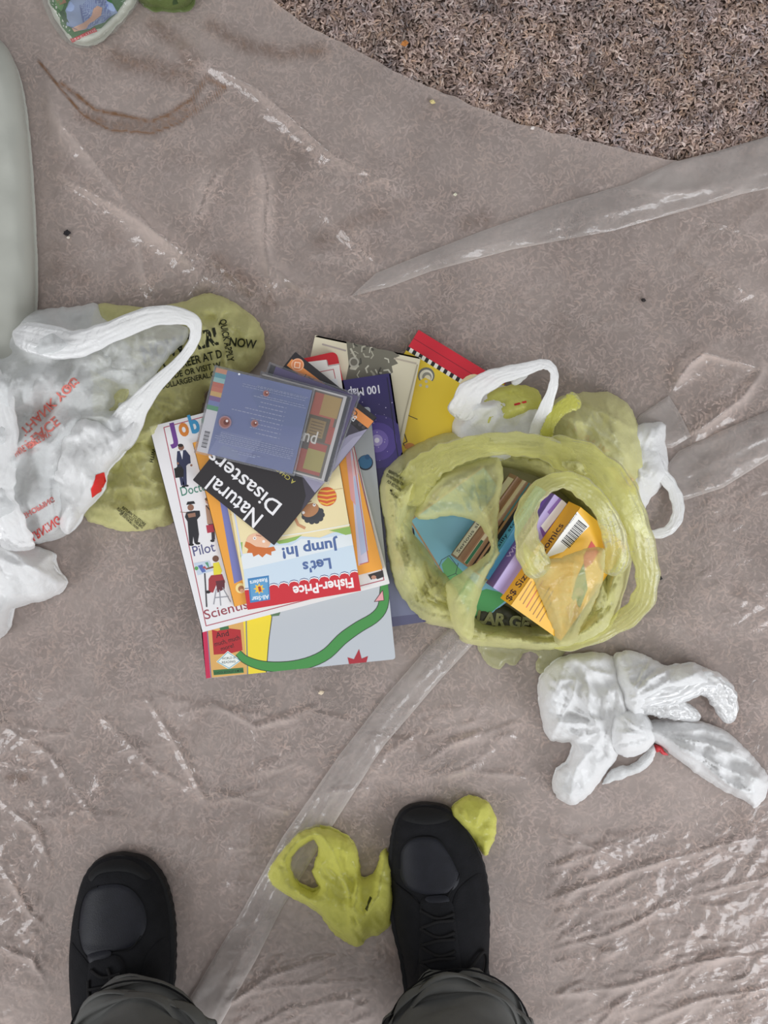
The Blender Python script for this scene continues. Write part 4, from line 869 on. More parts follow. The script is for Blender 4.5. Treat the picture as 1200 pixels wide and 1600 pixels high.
# --- C: the yellow bag of books
Cb = bag(800, 870, 'wide open yellow bag full of children\'s books, right of the stack')
disc = Film([(625, 800), (660, 740), (740, 700), (850, 700), (930, 750), (960, 850), (940, 950), (870, 1000), (760, 990), (680, 950)], base=.014, H=.002, edge=10, noise=(.001, 40)); disc.mesh('bag_bottom', YB, Cb, double=False)
fC = Film([(590, 758), (598, 820), (605, 880), (626, 938), (662, 972), (712, 984), (724, 1004), (780, 1012), (850, 1016), (905, 1008), (950, 985), (975, 930), (990, 850), (985, 780), (950, 722), (900, 695), (850, 684), (790, 678), (720, 672), (660, 688), (612, 720)],
          holes=[[(642, 815), (662, 785), (705, 742), (765, 717), (815, 722), (850, 742), (885, 765), (925, 800), (942, 850), (938, 905), (915, 955), (872, 992), (800, 985), (735, 978), (732, 950), (700, 915), (665, 860)]],
          base=.015, H=.095, edge=42, noise=(.010, 60), ang=1.5, floor=.015, rim=(.016, 8),
          creases=[([(600, 760), (660, 710), (740, 690), (820, 700), (900, 730), (970, 790)], 7, .016), ([(615, 780), (680, 730), (760, 704), (850, 716)], 6, .014), ([(605, 800), (620, 860), (650, 920), (700, 970)], 6, .014), ([(625, 800), (640, 870), (680, 930), (725, 975)], 6, .014), ([(640, 740), (650, 820), (690, 900), (720, 960)], 5, .010),
                   ([(740, 990), (820, 1000), (900, 990)], 5, .012), ([(955, 800), (965, 870), (950, 940)], 6, .014), ([(700, 690), (640, 760), (615, 830)], 5, .010)],
          auto=(34, 1.2, 1.2, 70, 4, .007)); fC.mesh('bag_body', YB, Cb, double=False)
for q in range(1):
    fC2 = Film([(596, 758), (604, 820), (612, 880), (640, 934), (700, 975), (735, 1000), (800, 1006), (890, 1000), (940, 975), (965, 920), (975, 850), (960, 780), (920, 730), (850, 700), (760, 690), (670, 706), (622, 735)],
          holes=[[(650, 815), (700, 752), (770, 730), (840, 745), (905, 795), (925, 850), (920, 905), (900, 945), (860, 975), (800, 975), (748, 968), (712, 915), (672, 860)]],
          base=.014, H=.075, edge=34, noise=(.010, 45), ang=.6, floor=.014, rim=(.013, 7), auto=(20, 1.5, 1.2, 60, 4, .006)); fC2.mesh('inner_wall', YB, Cb, double=False)
fC.print_on('bag_print', [('text', 'PLEASE RETURN THIS BAG', (606, 738), (632, 752), 7, BK), ('text', 'TO A PARTICIPATING STORE', (602, 744), (630, 760), 7, BK), ('text', 'FOR RECYCLING', (604, 754), (626, 768), 7, BK), ('poly', [(610, 764), (613, 766), (612, 769), (609, 767)], BK), ('text', 'Thank you', (608, 770), (620, 779), 6, BK),
   ('text', 'DOLLAR GENERAL', (766, 681), (852, 692), 11, BK, True), ('text', 'General', (780, 686), (812, 682), 9, BK)], Cb, add=.004)
disc2 = Film([(738, 975), (742, 955), (765, 942), (800, 952), (836, 985), (845, 1000), (800, 992)], base=.03, H=.006, edge=10, noise=(.002, 20)); disc2.mesh('printed_inner_panel', principled('dark_printed_film', (52, 54, 34), .5), Cb, double=False)
disc2.print_on('bag_print', [('text', 'LAR GE', (744, 972), (826, 984), 26, (150, 152, 110))], Cb, add=.002)
# lobes of film spread under the near side
fl = Film([(745, 1005), (760, 1000), (800, 1008), (860, 1008), (885, 1010), (872, 1035), (858, 1055), (842, 1052), (836, 1038), (842, 1024), (820, 1020), (805, 1040), (790, 1036), (782, 1046), (765, 1040), (752, 1025)], base=.013, H=.006, edge=8, noise=(.002, 25)); fl.mesh('spread_edge', film_mat('pale_yellow_film', (206, 204, 164), .40, .85, tint=(250, 250, 235)), Cb)
# near-left flap over the light blue book, pinched to a waist and fanning down again
wa = (772, 853)
fw = Film([(648, 806), (660, 775), (690, 742), (740, 722), (778, 716), (786, 740), (782, 775), (779, 815), (781, 853), (790, 862), (776, 884), (752, 925), (742, 965), (738, 998), (715, 992), (702, 960), (695, 915), (720, 895), (750, 872), (764, 855), (755, 828), (735, 812), (700, 806), (670, 812)], base=.085, H=.045, edge=22, noise=(.005, 35), smooth_outline=True,
          creases=fan(wa, 205, 275, 8, 8, 130, 4, .010) + fan(wa, 100, 135, 5, 8, 120, 4, .010) + [([(720, 760), (765, 810), (774, 853), (760, 900), (725, 980)], 5, .014)], floor=.085)
fw.mesh('draped_side', YB, Cb, double=False)
# handle loop over the yellow book
ribbon('handle', [(848, 900, .15), (830, 866, .165), (822, 830, .17), (826, 790, .172), (848, 762, .172), (884, 750, .168), (918, 768, .16), (945, 800, .15), (962, 850, .12), (958, 900, .10)], [50, 40, 34, 30, 26, 26, 30, 30, 40, 50], YH, Cb, pleats=4, seed=4)
fv = Film([(818, 850), (835, 866), (870, 872), (912, 858), (942, 856), (945, 880), (938, 920), (920, 960), (900, 1004), (872, 1008), (862, 985), (845, 940), (828, 900)], base=.135, H=.025, edge=22, noise=(.004, 35), creases=fan((885, 1005), 240, 300, 6, 10, 130, 4, .006), tiltf=lambda x, y: -np.clip((y - 880) / 130, 0, 1) * .05, floor=.07)
fv.mesh('draped_side', film_mat('thin_yellow_film', (222, 218, 160), .34, .85, tint=(250, 248, 225), gloss=.03), Cb, double=False)
# outer handle swinging out to the right
ribbon('handle', [(850, 695, .12), (905, 712, .13), (950, 745, .13), (985, 800, .12), (1005, 860, .10), (1012, 905, .085), (1000, 945, .07), (965, 975, .06), (915, 996, .06), (860, 1006, .05)], [44, 46, 50, 46, 40, 36, 36, 30, 30, 34], YH, Cb, pleats=5, seed=6)
ribbon('handle', [(640, 790, .10), (655, 745, .12), (700, 712, .13), (770, 694, .135), (850, 700, .13), (900, 730, .12)], [50, 50, 40, 34, 36, 44], YH, Cb, pleats=5, seed=8)

# books inside the bag
r, t, _, mb = book('hardback_book', 'light blue hardback with a green hill, lying at the left inside the yellow bag', (742, 978), (868, 884), (641, 813), (.035, .035, .050), .012, (128, 190, 222), spine='T', spine_col=(170, 130, 96), hard=True)
t.poly([(760, 930), (700, 870), (690, 882), (697, 908), (742, 978), (800, 930)], (108, 178, 118)); t.poly([(742, 978), (720, 935), (760, 920), (800, 930)], (72, 166, 92)); t.line([(680, 900), (690, 875), (702, 868), (714, 884)], 1, (60, 90, 90)); t.line([(690, 905), (712, 896), (722, 905)], 1, (60, 90, 90)); t.line([(712, 896), (716, 880)], 1, (60, 90, 90)); t.line([(742, 978), (641, 813), (765, 722)], 2.5, (186, 146, 112))
mb.build('cover', INK, r)
def spined(label, top_hi, top_lo, wpx, z, th, cover, sp, draw_sp=None, draw_top=None, tilt=.42, name='paperback_book'):
    """a book lying slanted with its spine edge raised: top_hi/top_lo are the spine-cover edge ends"""
    a = W(*top_hi, z); b_ = W(*top_lo, z); u = (b_ - a).normalized()
    vh = Vector((0, 0, 1)).cross(u); vh.normalize()
    v = vh * math.cos(tilt) + Vector((0, 0, -1)) * math.sin(tilt)
    c = a + v * (wpx * S)
    def back(p): k = CH / (CH - p.z) / S; return (600 + p.x * k, 800 - p.y * k)
    r, t, s, mb = book(name, label, top_hi, top_lo, back(c), (z, z, c.z), th, cover, spine='B', spine_col=sp)
    if draw_top: draw_top(t)
    if draw_sp: draw_sp(s)
    mb.build('cover', INK, r)
def sp_text(tx, col, x0=.08, x1=.9, y=.25, sz=.6, bg=None, bgr=None):
    def f(s):
        if bg:
            a, b_, c0, c1 = bgr; s.frac([(a, c0), (b_, c0), (b_, c1), (a, c1)], bg)
        V, F = text_mesh(tx, .02); xs = V[:, 0]; k = (x1 - x0) * s.w / (xs.max() - xs.min()); s.k += .3
        P = [s.at(((1 - x1) * s.w + (xx - xs.min()) * k, y * s.h + yy * sz * s.h), s.k + 1) for xx, yy in V]
        s.mb.faces(P, F, col)
    return f
# spine plane runs u = from upper right to lower left; text is read from the lower left, so draw it reversed
def sp_text_r(tx, col, x0, x1, y0, y1, bgs=()):
    def f(s):
        for (a, b_, c0, c1, cc) in bgs: s.frac([(1 - b_, c0), (1 - a, c0), (1 - a, c1), (1 - b_, c1)], cc)
        V, F = text_mesh(tx, .01); xs = V[:, 0]; kx = (x1 - x0) * s.w / (xs.max() - xs.min()); ky = (y0 - y1) * s.h / .72; s.k += .6
        P = [s.at(((1 - x0) * s.w - (xx - xs.min()) * kx, y0 * s.h - yy * ky), s.k) for xx, yy in V]
        s.mb.faces(P, F, col)
    return f
spined('tan paperback with cream label lettered Serious silliness, leftmost of the slanted row', (808, 744), (714, 874), 88, .088, .021, (150, 116, 92), (158, 124, 100), sp_text_r('Serious silliness', (72, 60, 50), .06, .62, .72, .28, [(.02, .96, .12, .88, (228, 218, 198))]), name='paperback_book')
spined('tan and cream paperback standing just right of the cream-labelled one', (822, 752), (730, 882), 88, .097, .017, (160, 124, 98), (222, 208, 184), sp_text_r('', (0, 0, 0), 0, 1, 0, 1, [(0, 1, 0, .45, (168, 130, 102)), (.0, .3, .45, 1, (52, 118, 92))]) if False else (lambda s: (s.frac([(0, 0), (1, 0), (1, .45), (0, .45)], (168, 130, 102)), s.frac([(.72, .55), (1, .55), (1, 1), (.72, 1)], (48, 116, 88)))))
spined('slim black and teal paperback in the bag, between the tan and light blue books', (832, 757), (742, 888), 88, .104, .013, (40, 34, 30), (38, 32, 28), lambda s: (s.frac([(0, 0), (.45, 0), (.45, .5), (0, .5)], (74, 144, 158)), s.frac([(0, .55), (1, .55), (1, 1), (0, 1)], (164, 128, 98))))
spined('bright blue paperback spine with dark lettering, left of the purple book', (845, 762), (754, 900), 92, .114, .017, (92, 168, 206), (92, 172, 212), sp_text_r('More silly stories', (26, 50, 72), .08, .75, .75, .3))
def purple_top(t):
    t.poly([(855, 800), (882, 768), (896, 790), (866, 812)], (124, 84, 168)); t.poly([(843, 825), (884, 770), (897, 785), (850, 845)], (120, 80, 164)); t.poly([(845, 822), (878, 780), (886, 788), (852, 832)], (236, 232, 236))
    for i in range(16): t.line([(853 + i * 2.1, 836 - i * 2.8), (858 + i * 2.1, 840 - i * 2.8)], 1 + (i % 3) * .4, (40, 30, 50))
spined('purple and lavender paperback with white barcode panel, left of the yellow book', (866, 772), (770, 918), 96, .126, .020, (176, 158, 214), (110, 82, 142), lambda s: (s.frac([(.0, .0), (.4, .0), (.4, .6), (.0, .6)], (126, 84, 168)), sp_text_r('Who Knew?', (196, 168, 206), .3, .75, .75, .3)(s)), purple_top)
def yellow_top(t):
    t.poly([(868, 832), (896, 798), (922, 822), (896, 858), (846, 868)], (238, 236, 232)) if False else None
    t.poly([(846, 874), (900, 797), (921, 822), (880, 862)], (240, 238, 234))
    P0 = np.array((876, 846)); d = np.array((27, -33)) / 42.6; q = np.array((13.5, 11))
    x = 0; i = 0
    while x < 42:
        w_ = [1.2, 2.2, .8, 1.6][i % 4]; a = P0 + d * x; t.poly([tuple(a), tuple(a + d * w_), tuple(a + d * w_ + q), tuple(a + q)], (36, 32, 30)); x += w_ + [1.0, .8, 1.3][i % 3]; i += 1
    t.text('ISBN 0-590-40221-9', (871, 842), (902, 804), 5, (60, 54, 50), 0)
    for i in range(7):
        a = np.array((812 + i * 5.2, 938 + i * 5.5)); b_ = a + np.array((26, -42)) * (1.0 if i % 3 else .7); t.line([tuple(a), tuple(b_)], 1.4, (150, 96, 30) if i != 2 else (200, 70, 60))
    t.poly([(912, 868), (924, 845), (936, 862), (925, 880), (912, 890)], (206, 66, 40)); t.poly([(900, 905), (912, 880), (918, 920), (906, 950), (893, 935)], (74, 120, 84)); t.poly([(884, 950), (900, 935), (904, 955), (890, 970)], (232, 180, 120)); t.disc((905, 925), 7, (140, 140, 130))
spined('bright yellow paperback with barcode on its back, topmost in the yellow bag', (907, 792), (798, 946), 112, .140, .026, (238, 182, 42), (232, 170, 34), sp_text_r('$$ Sizzling Comics', (70, 44, 20), .02, .8, .78, .3), yellow_top, tilt=.5)

# --- F: white knotted bag
b = bag(990, 1150, 'knotted white bag lying alone on the sheet below the bag of books')
f = Film([(840, 1080), (848, 1050), (875, 1028), (915, 1020), (950, 1022), (968, 1040), (978, 1070), (990, 1100), (992, 1135), (972, 1165), (960, 1190), (942, 1215), (922, 1240), (900, 1257), (878, 1252), (863, 1232), (868, 1205), (888, 1190), (893, 1162), (872, 1160), (855, 1152), (845, 1120)], base=.013, H=.05, edge=32, noise=(.014, 55), ang=.7, floor=.013,
         creases=[([(862, 1150), (895, 1090), (900, 1065)], 5, .012), ([(858, 1065), (900, 1062), (930, 1090), (950, 1130)], 6, .014), ([(925, 1030), (955, 1080), (962, 1130)], 6, -.010), ([(895, 1160), (930, 1130), (955, 1120)], 6, .008), ([(888, 1250), (900, 1200), (940, 1150)], 6, .012)] + fan((960, 1135), 150, 235, 9, 20, 110, 4, .014), auto=(26, .9, .7, 75, 4, .010))
f.mesh('bag_body', WB, b)
f = Film([(958, 1034), (970, 1018), (1000, 1020), (1020, 1030), (1045, 1040), (1085, 1036), (1110, 1050), (1112, 1072), (1085, 1078), (1050, 1082), (1025, 1096), (1010, 1120), (985, 1125), (965, 1080)], base=.02, H=.045, edge=25, noise=(.008, 40), ang=-.3, creases=fan((972, 1100), -60, -5, 8, 10, 140, 4, .012), auto=(12, -.3, .25, 80, 3.5, .008)); f.mesh('folded_loop', WB, b)
ribbon('handle', [(975, 1092, .05), (1015, 1088, .055), (1060, 1082, .05), (1095, 1066, .045), (1120, 1075, .04), (1133, 1098, .035), (1140, 1130, .03)], [34, 36, 34, 40, 44, 40, 22], WB, b, pleats=4, seed=2, thick=.5)
ribbon('handle', [(975, 1102, .04), (1010, 1098, .045), (1050, 1105, .042), (1094, 1122, .03)], [26, 36, 38, 16], WB, b, pleats=4, seed=5, thick=.5)
f = Film([(958, 1118), (985, 1106), (1010, 1118), (1024, 1140), (1022, 1160), (1002, 1178), (978, 1182), (958, 1172), (950, 1145)], base=.035, H=.045, edge=30, noise=(.008, 26), ang=.9, creases=fan((1022, 1148), 130, 230, 7, 5, 70, 3.5, .014)); f.mesh('knot', WB, b)
f = Film([(990, 1150), (1000, 1128), (1040, 1124), (1080, 1126), (1120, 1135), (1150, 1155), (1175, 1180), (1192, 1200), (1200, 1215), (1197, 1245), (1180, 1262), (1170, 1255), (1130, 1235), (1090, 1210), (1050, 1180), (1025, 1160)], base=.015, H=.045, edge=26, noise=(.010, 50), ang=.7, auto=(14, .6, .25, 90, 3.5, .009),
         creases=fan((1020, 1145), 2, 45, 11, 6, 185, 3.5, .014)); f.mesh('handle_end', WB, b)
f = Film([(1020, 1160), (1024, 1178), (1010, 1200), (985, 1212), (955, 1222), (940, 1224), (960, 1200), (990, 1195), (1008, 1180)], base=.013, H=.015, edge=8, noise=(.003, 25)); f.mesh('loose_strip', WT, b)
f = Film([(1022, 1164), (1030, 1164), (1040, 1175), (1044, 1180), (1030, 1176), (1024, 1174)], base=.014, H=.012, edge=5, noise=(.001, 20)); f.mesh('red_print', principled('red_print', (200, 50, 58), .5), b)

# --- G: yellow bag trodden under the right shoe
b = bag(560, 1390, 'small bright yellow bag caught under the toe of the right shoe')
f = Film([(418, 1362), (432, 1340), (452, 1315), (472, 1298), (500, 1292), (528, 1300), (552, 1318), (562, 1345), (566, 1372), (585, 1362), (594, 1335), (602, 1326), (612, 1345), (616, 1400), (612, 1440), (596, 1458), (575, 1466), (560, 1480), (545, 1474), (520, 1458), (500, 1430), (478, 1415), (450, 1400), (425, 1384)],
         holes=[[(455, 1345), (470, 1325), (490, 1314), (497, 1330), (490, 1350), (488, 1365), (497, 1385), (485, 1392), (462, 1375)]], base=.013, H=.035, edge=20, noise=(.006, 35), ang=.9, floor=.013,
         creases=[([(500, 1300), (520, 1330), (545, 1390), (550, 1470)], 4, .010), ([(440, 1340), (470, 1395), (530, 1450)], 4, .010), ([(560, 1370), (555, 1420), (570, 1470)], 5, .014), ([(600, 1340), (590, 1400), (560, 1450)], 5, .012), ([(550, 1330), (560, 1380), (548, 1440)], 4, .008)], auto=(10, 1.1, .5, 60, 4, .005))
f.mesh('bag_body', YD, b)
f.print_on('bag_print', [('poly', [(570, 1420), (578, 1400), (581, 1403), (574, 1424)], (60, 62, 20))], b)
f = Film([(702, 1275), (712, 1256), (728, 1245), (748, 1245), (766, 1258), (775, 1280), (774, 1305), (764, 1330), (756, 1336), (744, 1320), (725, 1300)], base=.013, H=.032, edge=22, noise=(.004, 35), floor=.013, creases=fan((742, 1300), 200, 340, 6, 6, 50, 4, .007)); f.mesh('bag_end', YD, b)

# ================================================================ THE PERSON: shoes and trouser legs
person = empty('person', W(440, 1650, .0125), 'person standing at the bottom edge in black laced shoes and charcoal trousers, feet apart', 'person')
Z0 = .0135
def shoe(cx, toe_y, rows, tilt, inner):
    """rows: photo y -> left x, right x of the outline. Outline drawn at sole height"""
    root = bpy.data.objects.new('shoe', None); C.objects.link(root); root.parent = person
    root.matrix_parent_inverse = Matrix.Translation(-Vector(person.location)); root.location = (0, 0, 0); root.empty_display_size = .02
    ys = [r_[0] for r_ in rows]; lx = [r_[1] for r_ in rows]; rx = [r_[2] for r_ in rows]
    n = 90; Y = toe_y + (ys[-1] - toe_y) * (np.linspace(0, 1, n) ** 1.25)
    Lc = crom([(y, l) for y, l in zip(ys, lx)], 400); Rc = crom([(y, l) for y, l in zip(ys, rx)], 400)
    Lf = lambda y: np.interp(y, Lc[:, 0], Lc[:, 1]); Rf = lambda y: np.interp(y, Rc[:, 0], Rc[:, 1])
    def cut(y):  # top height of the upper along the shoe
        d = (y - toe_y)
        return np.interp(d, [0, 12, 30, 70, 120, 170, 230, 290, 330], [.040, .050, .057, .064, .074, .092, .110, .112, .085])
    zsole = .034
    ktop = [(0, 0)]
    def world(px, py, z):  # outline photo points are taken at sole height
        p = W(px, py, zsole); return np.array([p.x, p.y, z])
    # sole: welt loft with tread notches
    V = []; F = []; m = 2 * n
    ring = [(Lf(y), y) for y in Y] + [(Rf(y), y) for y in Y[::-1]]
    ring = np.array(ring); cen = ring.mean(0)
    levels = [(Z0, .955), (Z0 + .004, .985), (zsole - .006, 1.0), (zsole, .992), (zsole + .001, .93)]
    for z_, k in levels:
        for i, (x, y) in enumerate(ring):
            mid = (Lf(y) + Rf(y)) / 2; nt = 1 + (.012 if (i // 2) % 2 and z_ < zsole - .001 else 0)
            V.append(world(mid + (x - mid) * k * nt, cen[1] + (y - cen[1]) * (1 - (1 - k) * .4), z_).tolist())
    for l in range(len(levels) - 1):
        for i in range(m): a = l * m + i; c_ = l * m + (i + 1) % m; F.append([a, c_, c_ + m, a + m])
    F.append(list(range(m))[::-1]); F.append(list(range((len(levels) - 1) * m, len(levels) * m)))
    me = bpy.data.meshes.new('sole'); me.from_pydata(V, [], F); link('sole', me, RUBBER, root)
    # upper: arch sections
    def uz(px, py):
        l, r_ = Lf(py), Rf(py); mid = (l + r_) / 2 + tilt * np.clip((py - toe_y) / 150, 0, 1) * 4; hw = (r_ - l) / 2 * .965
        q = np.clip(np.abs((px - mid) / hw), 0, 1); pw = np.interp(py - toe_y, [0, 60, 150, 260], [2.6, 2.6, 2.0, 1.8])
        end = np.clip((py - toe_y) / 26, 0, 1); end = np.sqrt(1 - (1 - end) ** 2)
        return zsole - .002 + (cut(py) - zsole) * (1 - q ** pw) ** (.62) * end
    K = 34; V = []; F = []
    for y in Y + 1.0:
        l, r_ = Lf(y), Rf(y); mid = (l + r_) / 2; hw = (r_ - l) / 2 * .965
        for k in range(K + 1):
            a = math.pi * k / K; x = mid - hw * math.cos(a); V.append(world(x, y, float(uz(np.array(x), np.array(y)))).tolist())
    for i in range(n - 1):
        for k in range(K): a = i * (K + 1) + k; F.append([a, a + K + 1, a + K + 2, a + 1])
    F.append([(n - 1) * (K + 1) + k for k in range(K + 1)])
    me = bpy.data.meshes.new('upper'); me.from_pydata(V, [], F); link('upper', me, SUEDE, root, True)
    def drape(name, poly, off_, mat, puff=.0015, edge=6):
        q = crom(poly, len(poly) * 5, True)
        xs, ys_ = q[:, 0], q[:, 1]; gx, gy = np.meshgrid(np.arange(xs.min(), xs.max(), 3.0), np.arange(ys_.min(), ys_.max(), 3.0)); gx = gx.ravel() + rng.uniform(-.3, .3, gx.size); gy = gy.ravel() + rng.uniform(-.3, .3, gy.size)
        mm = inside(gx, gy, q); d, _ = seg_dist(gx, gy, np.vstack([q, q[:1]])); mm &= d > 1.5
        pts = [Vector(p) for p in q] + [Vector((a, c_)) for a, c_ in zip(gx[mm], gy[mm])]
        V2, ff = triangulate(pts, [list(range(len(q)))], q); d, _ = seg_dist(V2[:, 0], V2[:, 1], np.vstack([q, q[:1]]))
        z_ = uz(V2[:, 0], V2[:, 1]) + off_ + puff * (1 - (1 - np.clip(d / edge, 0, 1)) ** 2)
        V = [world(a, c_, zz).tolist() for (a, c_), zz in zip(V2, z_)]; ff = [list(f_) if _ccw(V, f_) else list(f_)[::-1] for f_ in ff]
        me = bpy.data.meshes.new(name); me.from_pydata(V, [], ff); return link(name, me, mat, root, True)
    def strand(mb_, pts, r_, lift=.001, flat=.6):
        q = crom(pts, len(pts) * 8); z_ = uz(q[:, 0], q[:, 1]) + lift
        tube(mb_, [world(a, c_, zz) for (a, c_), zz in zip(q, z_)], r_, (20, 20, 22), flat=flat)
    return root, drape, strand, uz, world
# left shoe
rows = [(1336, 186, 190), (1341, 160, 217), (1352, 143, 236), (1375, 128, 254), (1410, 118, 266), (1450, 111, 272), (1500, 109, 273), (1550, 113, 270), (1600, 120, 262), (1650, 126, 250), (1680, 140, 236), (1690, 165, 212)]
root, drape, strand, uz, world = shoe(190, 1336, rows, -1, 1)
drape('toe_cap', [(131, 1440), (133, 1408), (142, 1386), (160, 1375), (190, 1371), (214, 1380), (232, 1405), (236, 1435), (222, 1456), (196, 1462), (172, 1467), (150, 1472), (138, 1462)], .0012, LEATH)
drape('side_panel', [(113, 1500), (116, 1466), (130, 1468), (148, 1478), (160, 1490), (158, 1520), (140, 1560), (122, 1580), (115, 1540)], .0008, SUEDE)
drape('side_panel', [(268, 1500), (262, 1460), (246, 1466), (236, 1482), (232, 1510), (240, 1560), (256, 1580), (264, 1540)], .0008, SUEDE)
drape('toe_bumper', [(142, 1362), (160, 1346), (190, 1340), (218, 1347), (238, 1364), (232, 1368), (214, 1358), (190, 1354), (162, 1358), (148, 1370)], .0010, RUBBER)
drape('tongue', [(155, 1476), (176, 1470), (200, 1470), (212, 1490), (210, 1530), (206, 1580), (160, 1580), (156, 1530)], .0016, SUEDE, puff=.003)
drape('lace_loop', [(152, 1470), (168, 1464), (186, 1462), (188, 1468), (172, 1474), (158, 1480)], .0035, LEATH)
m_ = Mesh()
for p in ([(131, 1440), (133, 1408), (142, 1386), (160, 1375)], [(131, 1442), (140, 1464), (156, 1480), (162, 1500)], [(230, 1445), (215, 1462), (190, 1466), (165, 1476)]): strand(m_, p, .0011, .0018)
m_.build('seam', SEAM, root)
m_ = Mesh()
for p in ([(158, 1500), (162, 1520), (176, 1530), (188, 1518), (192, 1496), (186, 1482)], [(160, 1486), (180, 1494), (205, 1490)], [(158, 1512), (184, 1506), (208, 1508)], [(160, 1540), (150, 1560), (160, 1575)], [(200, 1530), (180, 1545), (160, 1540)]): strand(m_, p, .0022, .007)
m_.build('laces', LACE, root, True)
# right shoe
rows = [(1257, 660, 668), (1261, 640, 694), (1270, 626, 708), (1290, 615, 726), (1320, 609, 744), (1355, 606, 758), (1400, 606, 765), (1450, 612, 766), (1500, 624, 764), (1550, 631, 766), (1600, 636, 764), (1640, 644, 750), (1660, 668, 728)]
root, drape, strand, uz, world = shoe(664, 1257, rows, 1, -1)
drape('toe_cap', [(624, 1350), (626, 1322), (640, 1304), (662, 1298), (684, 1303), (702, 1325), (714, 1350), (712, 1366), (698, 1376), (670, 1380), (640, 1376), (628, 1366)], .0012, LEATH)
drape('toe_bumper', [(628, 1276), (642, 1264), (664, 1260), (690, 1264), (704, 1274), (694, 1278), (666, 1281), (640, 1279)], .0012, RUBBER)
drape('side_panel', [(612, 1390), (612, 1370), (630, 1380), (652, 1390), (656, 1430), (648, 1490), (636, 1520), (624, 1480), (615, 1430)], .0008, SUEDE)
drape('side_panel', [(760, 1400), (752, 1360), (728, 1362), (706, 1384), (702, 1430), (722, 1500), (744, 1520), (758, 1470)], .0008, SUEDE)
drape('tongue', [(656, 1388), (680, 1384), (702, 1388), (710, 1430), (716, 1490), (712, 1540), (660, 1540), (652, 1480), (654, 1430)], .0018, SUEDE, puff=.003)
drape('lace_loop', [(664, 1382), (692, 1379), (697, 1388), (668, 1392)], .0035, LEATH)
m_ = Mesh()
for p in ([(624, 1350), (626, 1322), (640, 1304), (662, 1298), (684, 1303), (702, 1325), (716, 1352)], [(716, 1352), (700, 1376), (690, 1396)], [(618, 1374), (640, 1384), (656, 1396)]): strand(m_, p, .0011, .0018)
m_.build('seam', SEAM, root)
m_ = Mesh()
for i in range(5):
    y = 1400 + i * 24; strand(m_, [(654, y), (680, y + 8), (706, y + 2)], .0022, .006); strand(m_, [(706, y + 10), (680, y + 12), (656, y + 22)], .0022, .007)
for p in ([(690, 1500), (720, 1480), (748, 1462), (756, 1480), (742, 1510), (715, 1530)], [(690, 1500), (700, 1530), (718, 1545)], [(688, 1500), (664, 1490), (655, 1510)]): strand(m_, p, .0024, .010)
m_.build('laces', LACE, root, True)

# trousers: both legs up to the waist in one cloth mesh
def leg_rings(path, seed, hem):
    """path: (x, y centre in metres, z, half width, half depth, front drop)"""
    V = []; m = 64; ks = crom(path, 80)
    for i, (cx, cy, z, rx, ry, fold) in enumerate(ks):
        for j in range(m):
            a = 2 * math.pi * j / m
            wr = fold * (math.sin(3 * a + seed + i * .25) * .5 + math.sin(5 * a - i * .35 + seed * 2) * .35)
            zz = z + fold * 1.1 * math.sin(2 * a + seed) * (1 if i < 14 else .3) + fold * .8 * math.sin(i * .9 + a * 1.2) * (1 if i < 40 else .3)
            X_, Y_ = cx + (rx + wr) * math.cos(a), cy + (ry + wr) * math.sin(a); zz = max(zz, .05)
            if i < 18 and math.sin(a) > 0:
                k = S * (CH - zz) / CH; pyt = np.interp(X_ / k + 600, [q[0] for q in hem], [q[1] for q in hem]); wgt = (1 - i / 18) * min(1, math.sin(a) * 2.5)
                Y_ = Y_ * (1 - wgt) + (800 - pyt) * k * wgt
            V.append((X_, Y_, zz))
    F = [[i * m + j, i * m + (j + 1) % m, (i + 1) * m + (j + 1) % m, (i + 1) * m + j] for i in range(79) for j in range(m)]
    return V, F
def px_world(px, py, z): p = W(px, py, z); return p.x, p.y
mbt = Mesh()
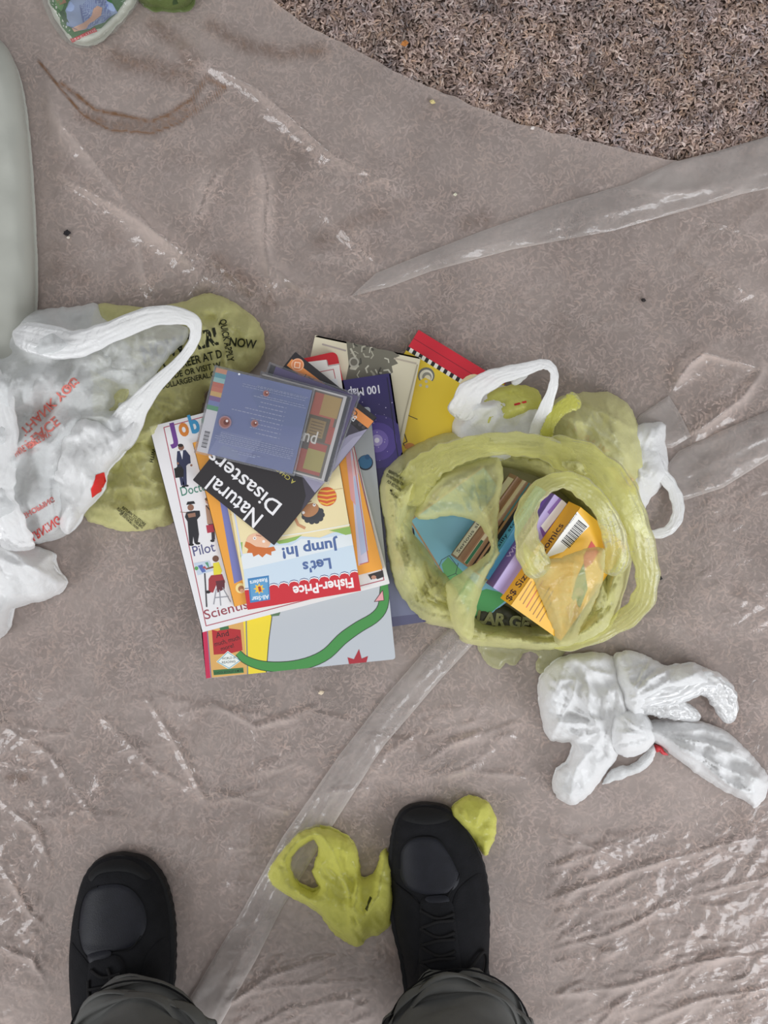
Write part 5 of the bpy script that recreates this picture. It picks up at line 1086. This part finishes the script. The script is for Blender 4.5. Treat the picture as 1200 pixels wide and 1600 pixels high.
xL, yL = px_world(222, 1528, .115); xR, yR = px_world(716, 1512, .115)
HEM = {.4: [(132, 1606), (150, 1568), (180, 1535), (205, 1527), (250, 1540), (285, 1560), (322, 1598)], 1.7: [(618, 1606), (640, 1556), (668, 1512), (690, 1532), (715, 1554), (730, 1538), (745, 1524), (762, 1548), (800, 1568), (822, 1604)]}
for (x, y, sgn, seed) in ((xL, yL, 1, .4), (xR, yR, -1, 1.7)):
    ry = .072; cy = y - ry
    path = [(x, cy, .106, .093, ry, .004), (x, cy, .118, .094, ry + .003, .009), (x + .002 * sgn, cy - .002, .133, .083, ry - .004, .007), (x + .003 * sgn, cy - .004, .150, .092, ry + .003, .011), (x + .005 * sgn, cy - .006, .172, .083, ry - .004, .008), (x + .01 * sgn, cy - .01, .25, .08, .075, .005), (x + .02 * sgn, cy - .01, .45, .082, .08, .003), (x + .05 * sgn, cy - .03, .65, .09, .09, .002), (x + .09 * sgn, cy - .05, .82, .1, .1, .001)]
    V, F = leg_rings(path, seed, HEM[seed]); mbt.faces(V, F, (62, 63, 62))
# seat of the trousers joins both legs
V = []; m = 48
for i, (z, rx, ry) in enumerate([(.78, .19, .10), (.84, .2, .115), (.92, .19, .12), (1.0, .17, .11)]):
    for j in range(m): a = 2 * math.pi * j / m; V.append(((xL + xR) / 2 + rx * math.cos(a), yL - .12 + ry * math.sin(a), z))
mbt.faces(V, [[i * m + j, i * m + (j + 1) % m, (i + 1) * m + (j + 1) % m, (i + 1) * m + j] for i in range(3) for j in range(m)] + [list(range(3 * m, 4 * m))], (62, 63, 62))
mbt.build('trousers', FABRIC, person, True)
# hem stitching
for (x, y, seed, ry) in ((xL, yL, .4, .072), (xR, yR, 1.7, .072)):
    pts = [(x + .0895 * math.cos(a), y - ry + (ry + .0035) * math.sin(a), .130 + .004 * math.sin(2 * a + seed)) for a in np.linspace(0, 2 * math.pi, 50)]
    mh = Mesh(); tube(mh, pts, .0012, (20, 20, 20)); mh.build('hem_stitching', SEAM, person)
